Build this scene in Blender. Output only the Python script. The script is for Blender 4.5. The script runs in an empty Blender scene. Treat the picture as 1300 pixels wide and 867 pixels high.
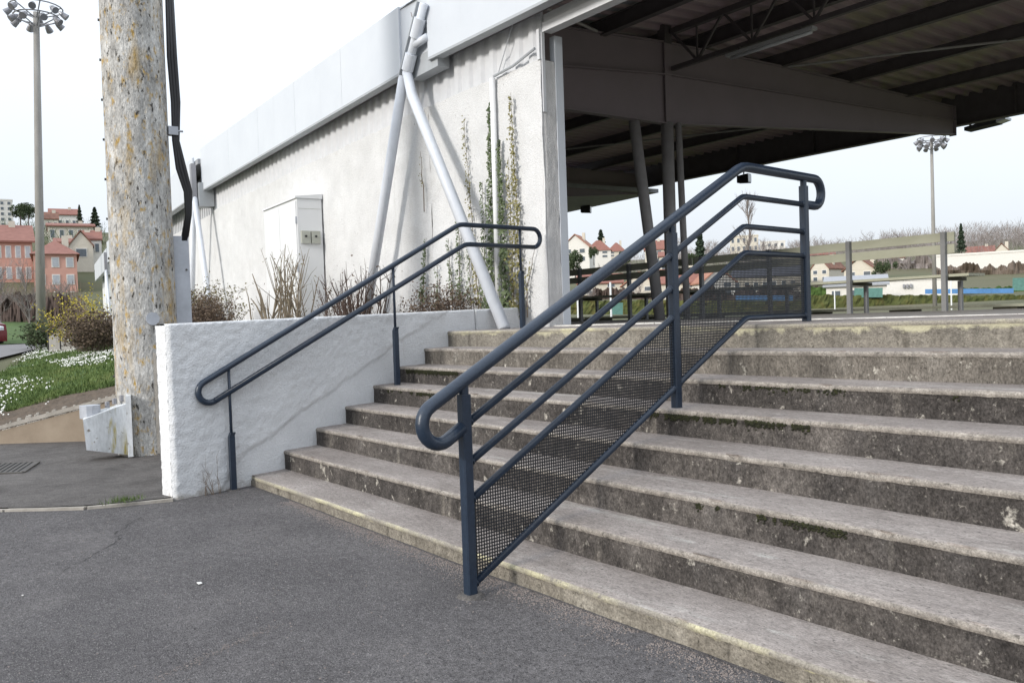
import bpy, math, random
from math import sin, cos, pi, radians, atan, atan2, hypot, sqrt
from mathutils import Vector, Matrix, noise
random.seed(7)
C = bpy.context.scene.collection
scene = bpy.context.scene

# ------------------------------------------------------------------ camera
CAM = Vector((7.077, -2.55, 1.236))
yaw, pitch, roll = -0.919, -0.026, -0.034
FPX = 1082.0
fwd = Vector((sin(yaw)*cos(pitch), cos(yaw)*cos(pitch), sin(pitch)))
rgt = Vector((cos(yaw), -sin(yaw), 0)); up = rgt.cross(fwd)
r2 = rgt*cos(roll)+up*sin(roll); u2 = -rgt*sin(roll)+up*cos(roll)
cam_d = bpy.data.cameras.new('camera'); cam = bpy.data.objects.new('camera', cam_d); C.objects.link(cam)
cam_d.sensor_width = 36; cam_d.lens = FPX/1300*36; cam_d.clip_start = .05; cam_d.clip_end = 3000
M3 = Matrix((r2, u2, -fwd)).transposed()
cam.matrix_world = Matrix.Translation(CAM) @ M3.to_4x4()
scene.camera = cam

# ------------------------------------------------------------------ sky, sun, exposure
SUN_EL, SUN_AZ = radians(22), radians(-4)     # sun stands in front of the facade (towards -Y), slightly left
w = bpy.data.worlds.new('World'); scene.world = w; w.use_nodes = True
nt = w.node_tree; nt.nodes.clear()
sky = nt.nodes.new('ShaderNodeTexSky'); sky.sky_type = 'NISHITA'; sky.sun_disc = False
sky.sun_elevation = SUN_EL; sky.sun_rotation = pi - SUN_AZ; sky.dust_density = 4; sky.air_density = 1.4
sm = nt.nodes.new('ShaderNodeVectorMath'); sm.operation = 'SCALE'; sm.inputs['Scale'].default_value = .10
nt.links.new(sky.outputs[0], sm.inputs[0])
tc = nt.nodes.new('ShaderNodeTexCoord'); sx = nt.nodes.new('ShaderNodeSeparateXYZ'); nt.links.new(tc.outputs['Generated'], sx.inputs[0])
ramp = nt.nodes.new('ShaderNodeMapRange'); ramp.inputs[1].default_value = 0; ramp.inputs[2].default_value = 1
ramp.inputs[3].default_value = .71; ramp.inputs[4].default_value = 1.65
nt.links.new(sx.outputs['Z'], ramp.inputs[0])
nz = nt.nodes.new('ShaderNodeTexNoise'); nz.inputs['Scale'].default_value = 1.6; nz.inputs['Detail'].default_value = 4
nt.links.new(tc.outputs['Generated'], nz.inputs['Vector'])
nr = nt.nodes.new('ShaderNodeMapRange'); nr.inputs[1].default_value = .3; nr.inputs[2].default_value = .7; nr.inputs[3].default_value = .91; nr.inputs[4].default_value = 1.06
nt.links.new(nz.outputs[0], nr.inputs[0])
mm = nt.nodes.new('ShaderNodeMath'); mm.operation = 'MULTIPLY'; nt.links.new(ramp.outputs[0], mm.inputs[0]); nt.links.new(nr.outputs[0], mm.inputs[1])
veil = nt.nodes.new('ShaderNodeVectorMath'); veil.operation = 'SCALE'; veil.inputs[0].default_value = (.875, .935, 1.02)   # thin high cloud
nt.links.new(mm.outputs[0], veil.inputs['Scale'])
mx = nt.nodes.new('ShaderNodeMix'); mx.data_type = 'RGBA'; mx.inputs['Factor'].default_value = .85
nt.links.new(sm.outputs[0], mx.inputs['A']); nt.links.new(veil.outputs[0], mx.inputs['B'])
bg = nt.nodes.new('ShaderNodeBackground'); nt.links.new(mx.outputs['Result'], bg.inputs[0]); bg.inputs[1].default_value = 1.0
ow = nt.nodes.new('ShaderNodeOutputWorld'); nt.links.new(bg.outputs[0], ow.inputs[0])
sd = bpy.data.lights.new('sun', 'SUN'); sd.energy = 1.9; sd.angle = radians(9); sd.color = (1, .96, .9)
so = bpy.data.objects.new('sun', sd); C.objects.link(so)
sdir = Vector((sin(SUN_AZ)*cos(SUN_EL), cos(SUN_AZ)*cos(SUN_EL), -sin(SUN_EL)))
so.rotation_euler = sdir.to_track_quat('-Z', 'Y').to_euler()
scene.view_settings.view_transform = 'Standard'; scene.view_settings.look = 'None'
scene.view_settings.exposure = 0.50; scene.view_settings.gamma = 1; scene.view_settings.use_curve_mapping = False

# ------------------------------------------------------------------ materials
def mat(name, stops, scale=8, detail=6, rough=.8, bump=0, bscale=60, stretch=(1, 1, 1), metal=0, spots=None, spots2=None, spots3=None, zpaint=None, zdirt=None, bdist=.01, spec=.5, grain=None):
    """stops: list of (pos, rgb) driven by fractal noise; spots: (scale, threshold, rgb) flecks."""
    m = bpy.data.materials.new(name); m.use_nodes = True; n = m.node_tree; n.nodes.clear(); N = n.nodes.new; L = n.links.new
    out = N('ShaderNodeOutputMaterial'); b = N('ShaderNodeBsdfPrincipled'); L(b.outputs[0], out.inputs[0])
    b.inputs['Roughness'].default_value = rough; b.inputs['Metallic'].default_value = metal
    if 'Specular IOR Level' in b.inputs: b.inputs['Specular IOR Level'].default_value = spec
    tc = N('ShaderNodeTexCoord'); mp = N('ShaderNodeMapping'); mp.inputs['Scale'].default_value = stretch
    L(tc.outputs['Object'], mp.inputs[0])
    nz = N('ShaderNodeTexNoise'); nz.inputs['Scale'].default_value = scale; nz.inputs['Detail'].default_value = detail; nz.inputs['Roughness'].default_value = .65
    L(mp.outputs[0], nz.inputs['Vector'])
    cr = N('ShaderNodeValToRGB'); L(nz.outputs[0], cr.inputs[0]); e = cr.color_ramp.elements
    while len(e) < len(stops): e.new(.5)
    for k, (p, c) in enumerate(stops): e[k].position = p; e[k].color = (*c, 1)
    col = cr.outputs[0]
    for sp in (spots, spots2, spots3):
        if not sp: continue
        vz = N('ShaderNodeTexNoise'); vz.inputs['Scale'].default_value = sp[0]; vz.inputs['Detail'].default_value = sp[3] if len(sp) > 3 else 2; vz.inputs['Roughness'].default_value = .62
        mp2 = N('ShaderNodeMapping'); mp2.inputs['Location'].default_value = (sp[0]*.37, 3.1, 5.7); mp2.inputs['Scale'].default_value = sp[4] if len(sp) > 4 else (1, 1, 1)
        L(tc.outputs['Object'], mp2.inputs[0]); L(mp2.outputs[0], vz.inputs['Vector'])
        mr = N('ShaderNodeMapRange'); mr.inputs[1].default_value = sp[1]; mr.inputs[2].default_value = sp[1]+(sp[5] if len(sp) > 5 else .07); L(vz.outputs[0], mr.inputs[0])
        mi = N('ShaderNodeMix'); mi.data_type = 'RGBA'; L(mr.outputs[0], mi.inputs['Factor']); L(col, mi.inputs['A']); mi.inputs['B'].default_value = (*sp[2], 1)
        col = mi.outputs['Result']
    if grain:    # fine speckle multiplied over the colour
        for gs_, ga in grain:
            gn_ = N('ShaderNodeTexNoise'); gn_.inputs['Scale'].default_value = gs_; gn_.inputs['Detail'].default_value = 4; gn_.inputs['Roughness'].default_value = .7; L(mp.outputs[0], gn_.inputs['Vector'])
            gm = N('ShaderNodeMapRange'); gm.inputs[1].default_value = .32; gm.inputs[2].default_value = .68; gm.inputs[3].default_value = 1-ga; gm.inputs[4].default_value = 1+ga; L(gn_.outputs[0], gm.inputs[0])
            gx = N('ShaderNodeVectorMath'); gx.operation = 'SCALE'; L(col, gx.inputs[0]); L(gm.outputs[0], gx.inputs['Scale']); col = gx.outputs[0]
    if zpaint:   # old paint along a band of height: (z_top, fade, rgb, threshold)
        sp = N('ShaderNodeSeparateXYZ'); L(tc.outputs['Object'], sp.inputs[0])
        zr = N('ShaderNodeMapRange'); zr.inputs[1].default_value = zpaint[0]-zpaint[1]; zr.inputs[2].default_value = zpaint[0]; zr.inputs[3].default_value = -.25; zr.inputs[4].default_value = .3
        L(sp.outputs['Z'], zr.inputs[0])
        pn = N('ShaderNodeTexNoise'); pn.inputs['Scale'].default_value = 3.2; pn.inputs['Detail'].default_value = 8; pn.inputs['Roughness'].default_value = .72; L(tc.outputs['Object'], pn.inputs['Vector'])
        ad = N('ShaderNodeMath'); ad.operation = 'ADD'; L(pn.outputs[0], ad.inputs[0]); L(zr.outputs[0], ad.inputs[1])
        th = N('ShaderNodeMapRange'); th.inputs[1].default_value = zpaint[3]; th.inputs[2].default_value = zpaint[3]+.09; L(ad.outputs[0], th.inputs[0])
        mi = N('ShaderNodeMix'); mi.data_type = 'RGBA'; L(th.outputs[0], mi.inputs['Factor']); L(col, mi.inputs['A']); mi.inputs['B'].default_value = (*zpaint[2], 1)
        col = mi.outputs['Result']
    if zdirt:    # splash dirt with a ragged upper limit: (z_low, z_high, rgb, threshold)
        sp = N('ShaderNodeSeparateXYZ'); L(tc.outputs['Object'], sp.inputs[0])
        zr = N('ShaderNodeMapRange'); zr.inputs[1].default_value = zdirt[0]; zr.inputs[2].default_value = zdirt[1]; zr.inputs[3].default_value = .3; zr.inputs[4].default_value = -.3; L(sp.outputs['Z'], zr.inputs[0])
        pn = N('ShaderNodeTexNoise'); pn.inputs['Scale'].default_value = 7; pn.inputs['Detail'].default_value = 9; pn.inputs['Roughness'].default_value = .75; L(tc.outputs['Object'], pn.inputs['Vector'])
        ad = N('ShaderNodeMath'); ad.operation = 'ADD'; L(pn.outputs[0], ad.inputs[0]); L(zr.outputs[0], ad.inputs[1])
        th = N('ShaderNodeMapRange'); th.inputs[1].default_value = zdirt[3]; th.inputs[2].default_value = zdirt[3]+.2; L(ad.outputs[0], th.inputs[0])
        mi = N('ShaderNodeMix'); mi.data_type = 'RGBA'; L(th.outputs[0], mi.inputs['Factor']); L(col, mi.inputs['A']); mi.inputs['B'].default_value = (*zdirt[2], 1); col = mi.outputs['Result']
    L(col, b.inputs['Base Color'])
    if bump:
        bn = N('ShaderNodeTexNoise'); bn.inputs['Scale'].default_value = bscale; bn.inputs['Detail'].default_value = 5; L(mp.outputs[0], bn.inputs['Vector'])
        bp = N('ShaderNodeBump'); bp.inputs['Strength'].default_value = bump; bp.inputs['Distance'].default_value = bdist; L(bn.outputs[0], bp.inputs['Height']); L(bp.outputs[0], b.inputs['Normal'])
    return m
def flat(name, c, rough=.6, var=.12, metal=0, scale=5, bump=0, spec=.5, bscale=40):
    a = tuple(x*(1-var) for x in c); d = tuple(min(1, x*(1+var)) for x in c)
    return mat(name, [(.35, a), (.65, d)], scale, 5, rough, bump, bscale, metal=metal, spec=spec)

M = {}
M['asphalt'] = mat('asphalt', [(.3, (.086, .081, .083)), (.5, (.110, .104, .106)), (.72, (.142, .134, .135))], 1.3, 12, .93, 1.0, 150, spots=(150, .595, (.25, .24, .23), 2), spots2=(110, .59, (.030, .029, .031), 2), spots3=(1.1, .56, (.155, .146, .145), 12, (1, 1, 1), .2), bdist=.012, spec=.25, grain=[(75, .38), (22, .2)])
M['asphalt_walk'] = mat('asphalt_walk', [(.3, (.075, .069, .066)), (.7, (.118, .110, .105))], 1.6, 12, .93, .7, 150, spots=(200, .63, (.22, .21, .2), 2), spots3=(1.5, .58, (.06, .056, .053), 10, (1, 1, 1), .2), bdist=.006, spec=.25, grain=[(80, .35), (12, .2)])
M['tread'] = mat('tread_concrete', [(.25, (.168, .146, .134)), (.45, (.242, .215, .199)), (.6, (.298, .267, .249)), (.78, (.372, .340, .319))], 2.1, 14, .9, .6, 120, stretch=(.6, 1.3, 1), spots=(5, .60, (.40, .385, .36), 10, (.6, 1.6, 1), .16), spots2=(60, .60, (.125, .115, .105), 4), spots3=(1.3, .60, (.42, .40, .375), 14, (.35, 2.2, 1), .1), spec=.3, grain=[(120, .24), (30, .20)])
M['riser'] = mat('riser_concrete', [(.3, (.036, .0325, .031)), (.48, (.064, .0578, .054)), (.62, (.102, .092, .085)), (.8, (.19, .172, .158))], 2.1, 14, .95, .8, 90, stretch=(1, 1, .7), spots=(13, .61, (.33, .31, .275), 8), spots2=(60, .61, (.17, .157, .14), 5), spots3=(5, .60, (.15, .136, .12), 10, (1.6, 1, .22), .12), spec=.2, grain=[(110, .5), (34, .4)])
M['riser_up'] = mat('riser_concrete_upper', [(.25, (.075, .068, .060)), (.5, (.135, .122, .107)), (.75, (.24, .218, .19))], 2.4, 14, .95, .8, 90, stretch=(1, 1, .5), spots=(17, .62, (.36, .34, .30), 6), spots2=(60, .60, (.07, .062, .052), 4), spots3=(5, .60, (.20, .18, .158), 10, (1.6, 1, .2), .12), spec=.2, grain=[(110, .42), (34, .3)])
YEL = (.50, .465, .30)
M['riser_first'] = mat('riser_first', [(.25, (.15, .135, .113)), (.5, (.215, .195, .163)), (.75, (.31, .288, .245))], 3, 12, .95, .6, 80, zpaint=(.0, .075, YEL, .68), spots2=(60, .60, (.09, .082, .065), 4), spots3=(6, .58, (.12, .108, .09), 10, (1.8, 1, .25), .12), spec=.2, grain=[(100, .35), (28, .3)])
M['riser_top'] = mat('riser_top', [(.25, (.12, .11, .096)), (.5, (.21, .193, .165)), (.75, (.31, .29, .253))], 2.6, 12, .95, .6, 80, zpaint=(1.13, .16, (.47, .445, .32), .67), spots2=(60, .60, (.09, .08, .065), 4), spots3=(5, .57, (.13, .117, .10), 10, (1.6, 1, .2), .12), spec=.2, grain=[(100, .35), (28, .3)])
M['nose'] = mat('nose_concrete', [(.25, (.19, .17, .15)), (.6, (.285, .26, .232)), (.8, (.37, .345, .315))], 5, 12, .9, .6, 110, spots=(24, .60, (.11, .10, .088), 6), spec=.25, grain=[(120, .4), (28, .3)])
M['nose_yellow'] = mat('nose_yellow', [(.42, (.25, .23, .198)), (.53, (.335, .31, .24)), (.65, (.48, .45, .30))], 2.6, 14, .9, .5, 110, spots=(24, .57, (.24, .22, .19), 6), spec=.25, grain=[(100, .35)])
M['lip'] = mat('slab_lip', [(.3, (.45, .44, .42)), (.6, (.72, .71, .68))], 9, 8, .9, .5, 60, spots=(25, .66, (.1, .1, .09), 3))
M['slab'] = mat('slab_concrete', [(.3, (.24, .225, .21)), (.7, (.34, .32, .30))], 1.4, 10, .9, .4, 90)
M['roughcast'] = mat('white_roughcast', [(.3, (.63, .638, .648)), (.7, (.73, .738, .748))], 3, 10, .95, .9, 70, grain=[(60, .05)], zdirt=(-.1, .10, (.40, .38, .35), .62), spots3=(3, .62, (.56, .555, .54), 10, (2, 2, .3), .2), spots=(2.2, .72, (.60, .59, .57), 8), spec=.2, bdist=.010)
M['band'] = mat('white_smooth_render', [(.3, (.70, .71, .72)), (.7, (.78, .78, .79))], 4, 8, .9, .2, 40, spec=.2)
M['facade'] = mat('facade_roughcast', [(.3, (.575, .578, .58)), (.7, (.665, .668, .67))], 2.2, 12, .95, .7, 70, spots=(1.3, .62, (.535, .53, .52), 8, (1, 1, 1), .12), spots2=(4, .60, (.51, .505, .495), 9, (1.8, 1.8, .12), .22), spots3=(30, .67, (.28, .27, .26), 3), spec=.2, bdist=.016, grain=[(50, .08)])
M['jambrender'] = mat('jamb_roughcast', [(.3, (.52, .51, .50)), (.7, (.64, .63, .62))], 5, 12, .95, .9, 70, spec=.2)
M['clad'] = flat('white_cladding', (.58, .59, .61), .5, .05)
M['fascia'] = mat('white_fascia_paint', [(.3, (.535, .565, .61)), (.7, (.585, .615, .655))], 1.2, 6, .42, spots=(3.5, .60, (.50, .525, .56), 6, (1.6, 1.6, .06), .3), spots2=(60, .74, (.30, .29, .28), 2))
M['fascia_grey'] = flat('grey_soffit_paint', (.36, .38, .40), .5, .06)
M['strut'] = flat('strut_paint', (.60, .63, .68), .4, .04, scale=9)
M['steel'] = flat('dark_roof_steel', (.10, .089, .092), .6, .15)
M['beam'] = mat('beam_paint', [(.3, (.215, .182, .198)), (.7, (.25, .208, .228))], 1.2, 6, .6, .05, 20)
M['deck'] = mat('roof_deck_sheet', [(.36, (.36, .275, .31)), (.52, (.36, .29, .305)), (.58, (.36, .33, .25)), (.66, (.36, .27, .325))], .35, 3, .6)
M['column'] = flat('column_paint', (.34, .33, .335), .5, .1)
M['rail'] = mat('blue_grey_rail_paint', [(.3, (.013, .023, .041)), (.7, (.021, .034, .057))], 5, 8, .34, .12, 90, spots=(14, .66, (.045, .062, .088), 8, (1, 1, 1), .12), spots2=(45, .70, (.10, .085, .07), 5), grain=[(60, .15)])
M['mesh'] = flat('mesh_black', (.012, .014, .018), .5)
M['mast'] = mat('lichen_concrete', [(.3, (.22, .215, .205)), (.5, (.40, .392, .375)), (.7, (.60, .595, .575))], 9, 14, .95, 1.0, 60, stretch=(1, 1, .4), spots=(15, .545, (.40, .27, .09), 14, (1, 1, .55), .13), spots3=(3.2, .535, (.37, .25, .085), 14, (1.2, 1.2, .3), .22), spots2=(24, .585, (.06, .056, .05), 5, (1, 1, .45)), spec=.15, bdist=.015, grain=[(45, .30), (120, .2)])
M['mastfar'] = mat('far_mast', [(.3, (.20, .19, .175)), (.7, (.32, .31, .29))], 2, 8, .9, stretch=(1, 1, .2))
M['galv'] = flat('galvanised_plate', (.40, .42, .46), .5, .12, .2)
M['stained'] = mat('stained_white_steel', [(.3, (.42, .44, .45)), (.6, (.62, .64, .66))], 3, 8, .7, .1, 40, stretch=(1, 1, .3), spots=(6, .54, (.36, .31, .12), 8, (1.3, 1.3, .25)), spots2=(14, .62, (.2, .18, .15), 4), grain=[(40, .15)])
M['cable'] = flat('black_cable', (.012, .012, .014), .45)
M['kerb'] = mat('kerb_concrete', [(.3, (.25, .23, .20)), (.7, (.42, .39, .35))], 6, 10, .95, .5, 80)
M['tanwall'] = mat('tan_render', [(.3, (.24, .19, .14)), (.7, (.33, .27, .205))], 3, 9, .95, .3, 60)
M['soil'] = mat('soil', [(.3, (.05, .038, .027)), (.7, (.12, .09, .065))], 14, 10, 1, 1, 40, spots=(40, .65, (.25, .2, .15), 3))
M['lawn'] = mat('lawn_ground', [(.3, (.035, .065, .014)), (.6, (.06, .11, .022)), (.8, (.10, .12, .04))], 2.2, 10, 1, .8, 40)
M['grass'] = mat('grass_blade', [(.3, (.055, .095, .022)), (.55, (.10, .15, .035)), (.75, (.17, .18, .065))], 1.1, 8, .8)
M['daisy'] = flat('daisy_white', (.75, .75, .72), .8)
M['road'] = flat('road_far', (.17, .165, .17), .9, .1)
M['field'] = mat('far_ground', [(.3, (.05, .065, .025)), (.5, (.085, .085, .04)), (.75, (.12, .10, .06))], .05, 8, 1)
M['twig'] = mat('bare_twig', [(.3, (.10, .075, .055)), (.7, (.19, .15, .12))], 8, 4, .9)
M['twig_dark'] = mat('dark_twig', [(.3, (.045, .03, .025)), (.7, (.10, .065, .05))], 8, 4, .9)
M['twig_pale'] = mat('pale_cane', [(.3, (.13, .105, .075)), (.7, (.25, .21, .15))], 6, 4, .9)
M['twig_far'] = mat('hazed_far_twig', [(.3, (.20, .175, .165)), (.7, (.29, .255, .24))], 1, 4, .9)  # lightened beyond bare twigs: distance haze put into the colour
M['brownleaf'] = mat('brown_leaf', [(.3, (.075, .052, .036)), (.7, (.16, .115, .08))], 20, 4, .9)
M['oliveleaf'] = mat('olive_leaf', [(.3, (.10, .09, .03)), (.7, (.18, .16, .06))], 20, 4, .9)
M['ivyg'] = mat('ivy_green', [(.3, (.055, .085, .035)), (.7, (.11, .14, .06))], 12, 4, .7)
M['ivyy'] = mat('ivy_yellow', [(.3, (.105, .10, .03)), (.7, (.21, .185, .06))], 12, 4, .7)
M['yellowleaf'] = mat('forsythia', [(.3, (.36, .29, .03)), (.7, (.5, .43, .06))], 9, 4, .8)
M['conifer'] = mat('conifer_needles', [(.3, (.018, .034, .020)), (.7, (.045, .068, .036))], 1.5, 4, .9)
M['evergreen'] = mat('evergreen_leaf', [(.3, (.03, .05, .02)), (.7, (.07, .095, .04))], 1.5, 4, .9)
M['moss'] = mat('moss', [(.3, (.010, .011, .006)), (.6, (.024, .026, .008)), (.8, (.055, .055, .014))], 40, 4, 1)
M['bench'] = mat('bench_olive_paint', [(.3, (.37, .375, .285)), (.7, (.45, .455, .36))], 6, 8, .7, stretch=(.4, 1, 1))
M['benchleg'] = flat('bench_grey_steel', (.22, .225, .23), .5, .1)
M['benchdark'] = flat('bench_dark_paint', (.065, .060, .035), .7, .15)
M['benchdarkleg'] = flat('bench_dark_steel', (.03, .03, .032), .6, .1)
M['white'] = flat('white_paint', (.72, .73, .74), .5, .03)
M['whitebox'] = mat('cabinet_white', [(.3, (.66, .67, .68)), (.7, (.71, .72, .73))], 1.5, 6, .4, spots=(4, .62, (.54, .54, .52), 8, (2.5, 2.5, .12), .25))
M['metergrey'] = flat('meter_beige', (.40, .41, .36), .5, .1)
M['darkgap'] = flat('dark_gap', (.03, .03, .03), .8)
M['pink'] = mat('pink_render', [(.3, (.50, .27, .215)), (.7, (.56, .325, .265))], .8, 6, .9)
M['redtile'] = mat('red_tile', [(.3, (.18, .078, .060)), (.7, (.27, .125, .098))], 1.6, 8, .9, stretch=(1, 1, 3))
M['browntile'] = mat('brown_tile', [(.3, (.13, .065, .045)), (.7, (.24, .12, .085))], 1.6, 8, .9)
M['orangetile'] = mat('orange_tile', [(.3, (.26, .115, .075)), (.7, (.38, .19, .13))], 1.6, 8, .9)
M['cream'] = flat('cream_render', (.56, .52, .44), .9, .06)
M['offwhite'] = flat('offwhite_render', (.66, .64, .60), .9, .05)
M['greyroof'] = flat('grey_roof', (.30, .31, .33), .8, .1)
M['navyroof'] = flat('navy_roof', (.055, .06, .085), .6, .1)
M['glass'] = flat('window_glass', (.10, .12, .14), .15, .2)
M['glasslight'] = flat('window_blind', (.38, .40, .43), .4, .1)
M['concretewall'] = mat('brown_hedge_wall', [(.3, (.055, .038, .033)), (.7, (.105, .075, .065))], 1.5, 10, 1, 1, 20)
M['hedge'] = mat('hedge_leaf', [(.3, (.045, .06, .018)), (.5, (.085, .095, .028)), (.75, (.15, .10, .035))], .8, 8, 1, 1, 12)
M['blue'] = flat('blue_tarp', (.06, .19, .42), .5, .1)
M['teal'] = flat('teal_net', (.09, .20, .175), .8, .15)
M['lampgrey'] = flat('lamp_housing', (.27, .27, .29), .4, .1, .3)
M['lampglass'] = flat('lamp_glass', (.60, .62, .65), .15, .05)
M['lens'] = flat('lamp_lens', (.16, .16, .18), .2, .1)
M['carred'] = flat('car_red', (.12, .010, .016), .25, .05)
M['tyre'] = flat('tyre', (.02, .02, .02), .8)
M['rust'] = flat('rust_iron', (.075, .07, .065), .8, .2)
M['paper'] = flat('paper_scrap', (.62, .62, .60), .9)
M['sand'] = mat('grit', [(.3, (.14, .118, .108)), (.7, (.25, .215, .198))], 20, 6, 1)
M['tube'] = flat('lamp_tube_cover', (.40, .41, .42), .4, .05)

# ------------------------------------------------------------------ mesh builder
class MB:
    def __init__(s): s.v = []; s.f = []; s.mi = []; s.cur = 0
    def add(s, vs, fs):
        o = len(s.v); s.v += [tuple(p) for p in vs]
        for f in fs: s.f.append(tuple(i+o for i in f)); s.mi.append(s.cur)
        return s
    def box(s, x0, x1, y0, y1, z0, z1):
        return s.add([(x0,y0,z0),(x1,y0,z0),(x1,y1,z0),(x0,y1,z0),(x0,y0,z1),(x1,y0,z1),(x1,y1,z1),(x0,y1,z1)],
                     [(3,2,1,0),(4,5,6,7),(0,1,5,4),(1,2,6,5),(2,3,7,6),(3,0,4,7)])
    def hexa(s, pts):   # 4 bottom + 4 top
        return s.add(pts, [(3,2,1,0),(4,5,6,7),(0,1,5,4),(1,2,6,5),(2,3,7,6),(3,0,4,7)])
    def bar(s, p, q, wd, ht, upv=(0,0,1)):   # rectangular bar between two points
        p = Vector(p); q = Vector(q); d = (q-p).normalized(); u = Vector(upv)
        if abs(d.dot(u)) > .98: u = Vector((0,1,0))
        a = d.cross(u).normalized()*wd/2; b = a.cross(d).normalized()*ht/2
        return s.hexa([p-a-b, p+a-b, q+a-b, q-a-b, p-a+b, p+a+b, q+a+b, q-a+b])
    def tube(s, pts, r, n=10, cap=True):
        pts = [Vector(p) for p in pts]; rs = r if isinstance(r, (list, tuple)) else [r]*len(pts)
        ref = None; o = len(s.v)
        for i, p in enumerate(pts):
            d = (pts[min(i+1, len(pts)-1)]-pts[max(i-1, 0)]).normalized()
            if ref is None:
                ref = Vector((0,0,1)) if abs(d.z) < .9 else Vector((1,0,0))
            a = d.cross(ref).normalized(); b = a.cross(d).normalized(); ref = b
            for k in range(n):
                t = 2*pi*k/n; s.v.append(tuple(p+(a*cos(t)+b*sin(t))*rs[i]))
        for i in range(len(pts)-1):
            for k in range(n):
                k2 = (k+1) % n
                s.f.append((o+i*n+k, o+i*n+k2, o+(i+1)*n+k2, o+(i+1)*n+k)); s.mi.append(s.cur)
        if cap:
            s.f.append(tuple(o+k for k in range(n-1, -1, -1))); s.mi.append(s.cur)
            e = o+(len(pts)-1)*n; s.f.append(tuple(e+k for k in range(n))); s.mi.append(s.cur)
        return s
    def prism(s, poly, d):   # planar polygon extruded by vector d
        n = len(poly); P = [Vector(p) for p in poly]; d = Vector(d)
        return s.add(P+[p+d for p in P], [tuple(range(n-1,-1,-1)), tuple(range(n,2*n))]+[(i,(i+1)%n,n+(i+1)%n,n+i) for i in range(n)])
    def grid(s, fn, nu, nv):
        o = [fn(i/nu, j/nv) for j in range(nv+1) for i in range(nu+1)]
        return s.add(o, [(j*(nu+1)+i, j*(nu+1)+i+1, (j+1)*(nu+1)+i+1, (j+1)*(nu+1)+i) for j in range(nv) for i in range(nu)])
    def leaf(s, p, size, nrm=None):
        p = Vector(p); a = Vector((random.gauss(0,1), random.gauss(0,1), random.gauss(0,1))).normalized()
        if nrm: a = (Vector(nrm)+a*.6).normalized()
        b = a.orthogonal().normalized(); b.rotate(Matrix.Rotation(random.random()*6.3, 3, a)); c = a.cross(b)
        return s.add([p-b*size, p-c*size*.55, p+b*size, p+c*size*.55], [(0,1,2,3)])
    def build(s, name, m, parent=None, smooth=False, kind=None, label=None, cat=None, group=None):
        me = bpy.data.meshes.new(name); off = parent_origin(parent)
        me.from_pydata([(x-off[0], y-off[1], z-off[2]) for x, y, z in s.v] if any(off) else s.v, [], s.f)
        for mm_ in (m if isinstance(m, (list, tuple)) else [m]): me.materials.append(M[mm_] if isinstance(mm_, str) else mm_)
        if len(me.materials) > 1: me.polygons.foreach_set('material_index', s.mi)
        if smooth: me.polygons.foreach_set('use_smooth', [True]*len(me.polygons))
        me.update()
        o = bpy.data.objects.new(name, me); C.objects.link(o)
        if parent: o.parent = parent
        return tag(o, label, cat, group, kind)
def parent_origin(p):
    v = Vector((0,0,0))
    while p: v += p.location; p = p.parent
    return v
def tag(o, label=None, cat=None, group=None, kind=None):
    for k, val in (('label', label), ('category', cat), ('group', group), ('kind', kind)):
        if val: o[k] = val
    return o
def thing(name, loc, label, cat, group=None, kind=None):
    o = bpy.data.objects.new(name, None); o.empty_display_size = .2; o.location = loc; C.objects.link(o)
    return tag(o, label, cat, group, kind)
def copy_tree(o, parent=None):
    c = o.copy(); C.objects.link(c); c.parent = parent
    for ch in list(o.children): copy_tree(ch, c)
    return c
def weighted(o, ang=35):
    for p in o.data.polygons: p.use_smooth = True
    try: o.data.set_sharp_from_angle(angle=radians(ang))
    except Exception: pass
    return o
def bearing(col, dist):   # a ground direction from the viewpoint (col in photo pixels) and a distance in metres
    th = yaw + atan((col-650)/FPX); return CAM.x+sin(th)*dist, CAM.y+cos(th)*dist
def hz(col): return 431.6-.0347*col
def height(col, row, dist):   # height of a point seen at that pixel when it stands dist metres away
    return CAM.z + (hz(col)-row)/FPX*dist*cos(atan((col-650)/FPX))
def fbm(x, y, z=0, s=1.0): return noise.fractal(Vector((x*s, y*s, z*s)), 1.0, 2.0, 4)

# ================================================================== GROUND
G0 = -.088
def wall_x(y): return .05-.19*y
# kerb line: from the low wall end towards the left
KERB = [(.175,-.66),(.12,-.95),(-.02,-1.27),(-.22,-1.55),(-.48,-1.82),(-.9,-2.2),(-1.5,-2.75),(-2.4,-3.6),(-4,-5.2)]
b = MB()
def gz(x, y): return G0 + .010*fbm(x, y, 0, .45)
nx, ny = 110, 90
b.grid(lambda u, v: (-8+20*u, -12+12.3*v, gz(-8+20*u, -12+12.3*v)), nx, ny)
b.build('forecourt_asphalt', 'asphalt', kind='structure', smooth=True, label='dark grey asphalt forecourt in front of the steps', cat='asphalt ground')
# sidewalk sheet beyond the kerb
b = MB(); walk = [(-.17,-.4)]+[(x-.04, y+.0) for x, y in KERB]+[(-9,-9),(-14,-6),(-12,2),(-3.2,2.0),(-.4,2.0)]
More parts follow.
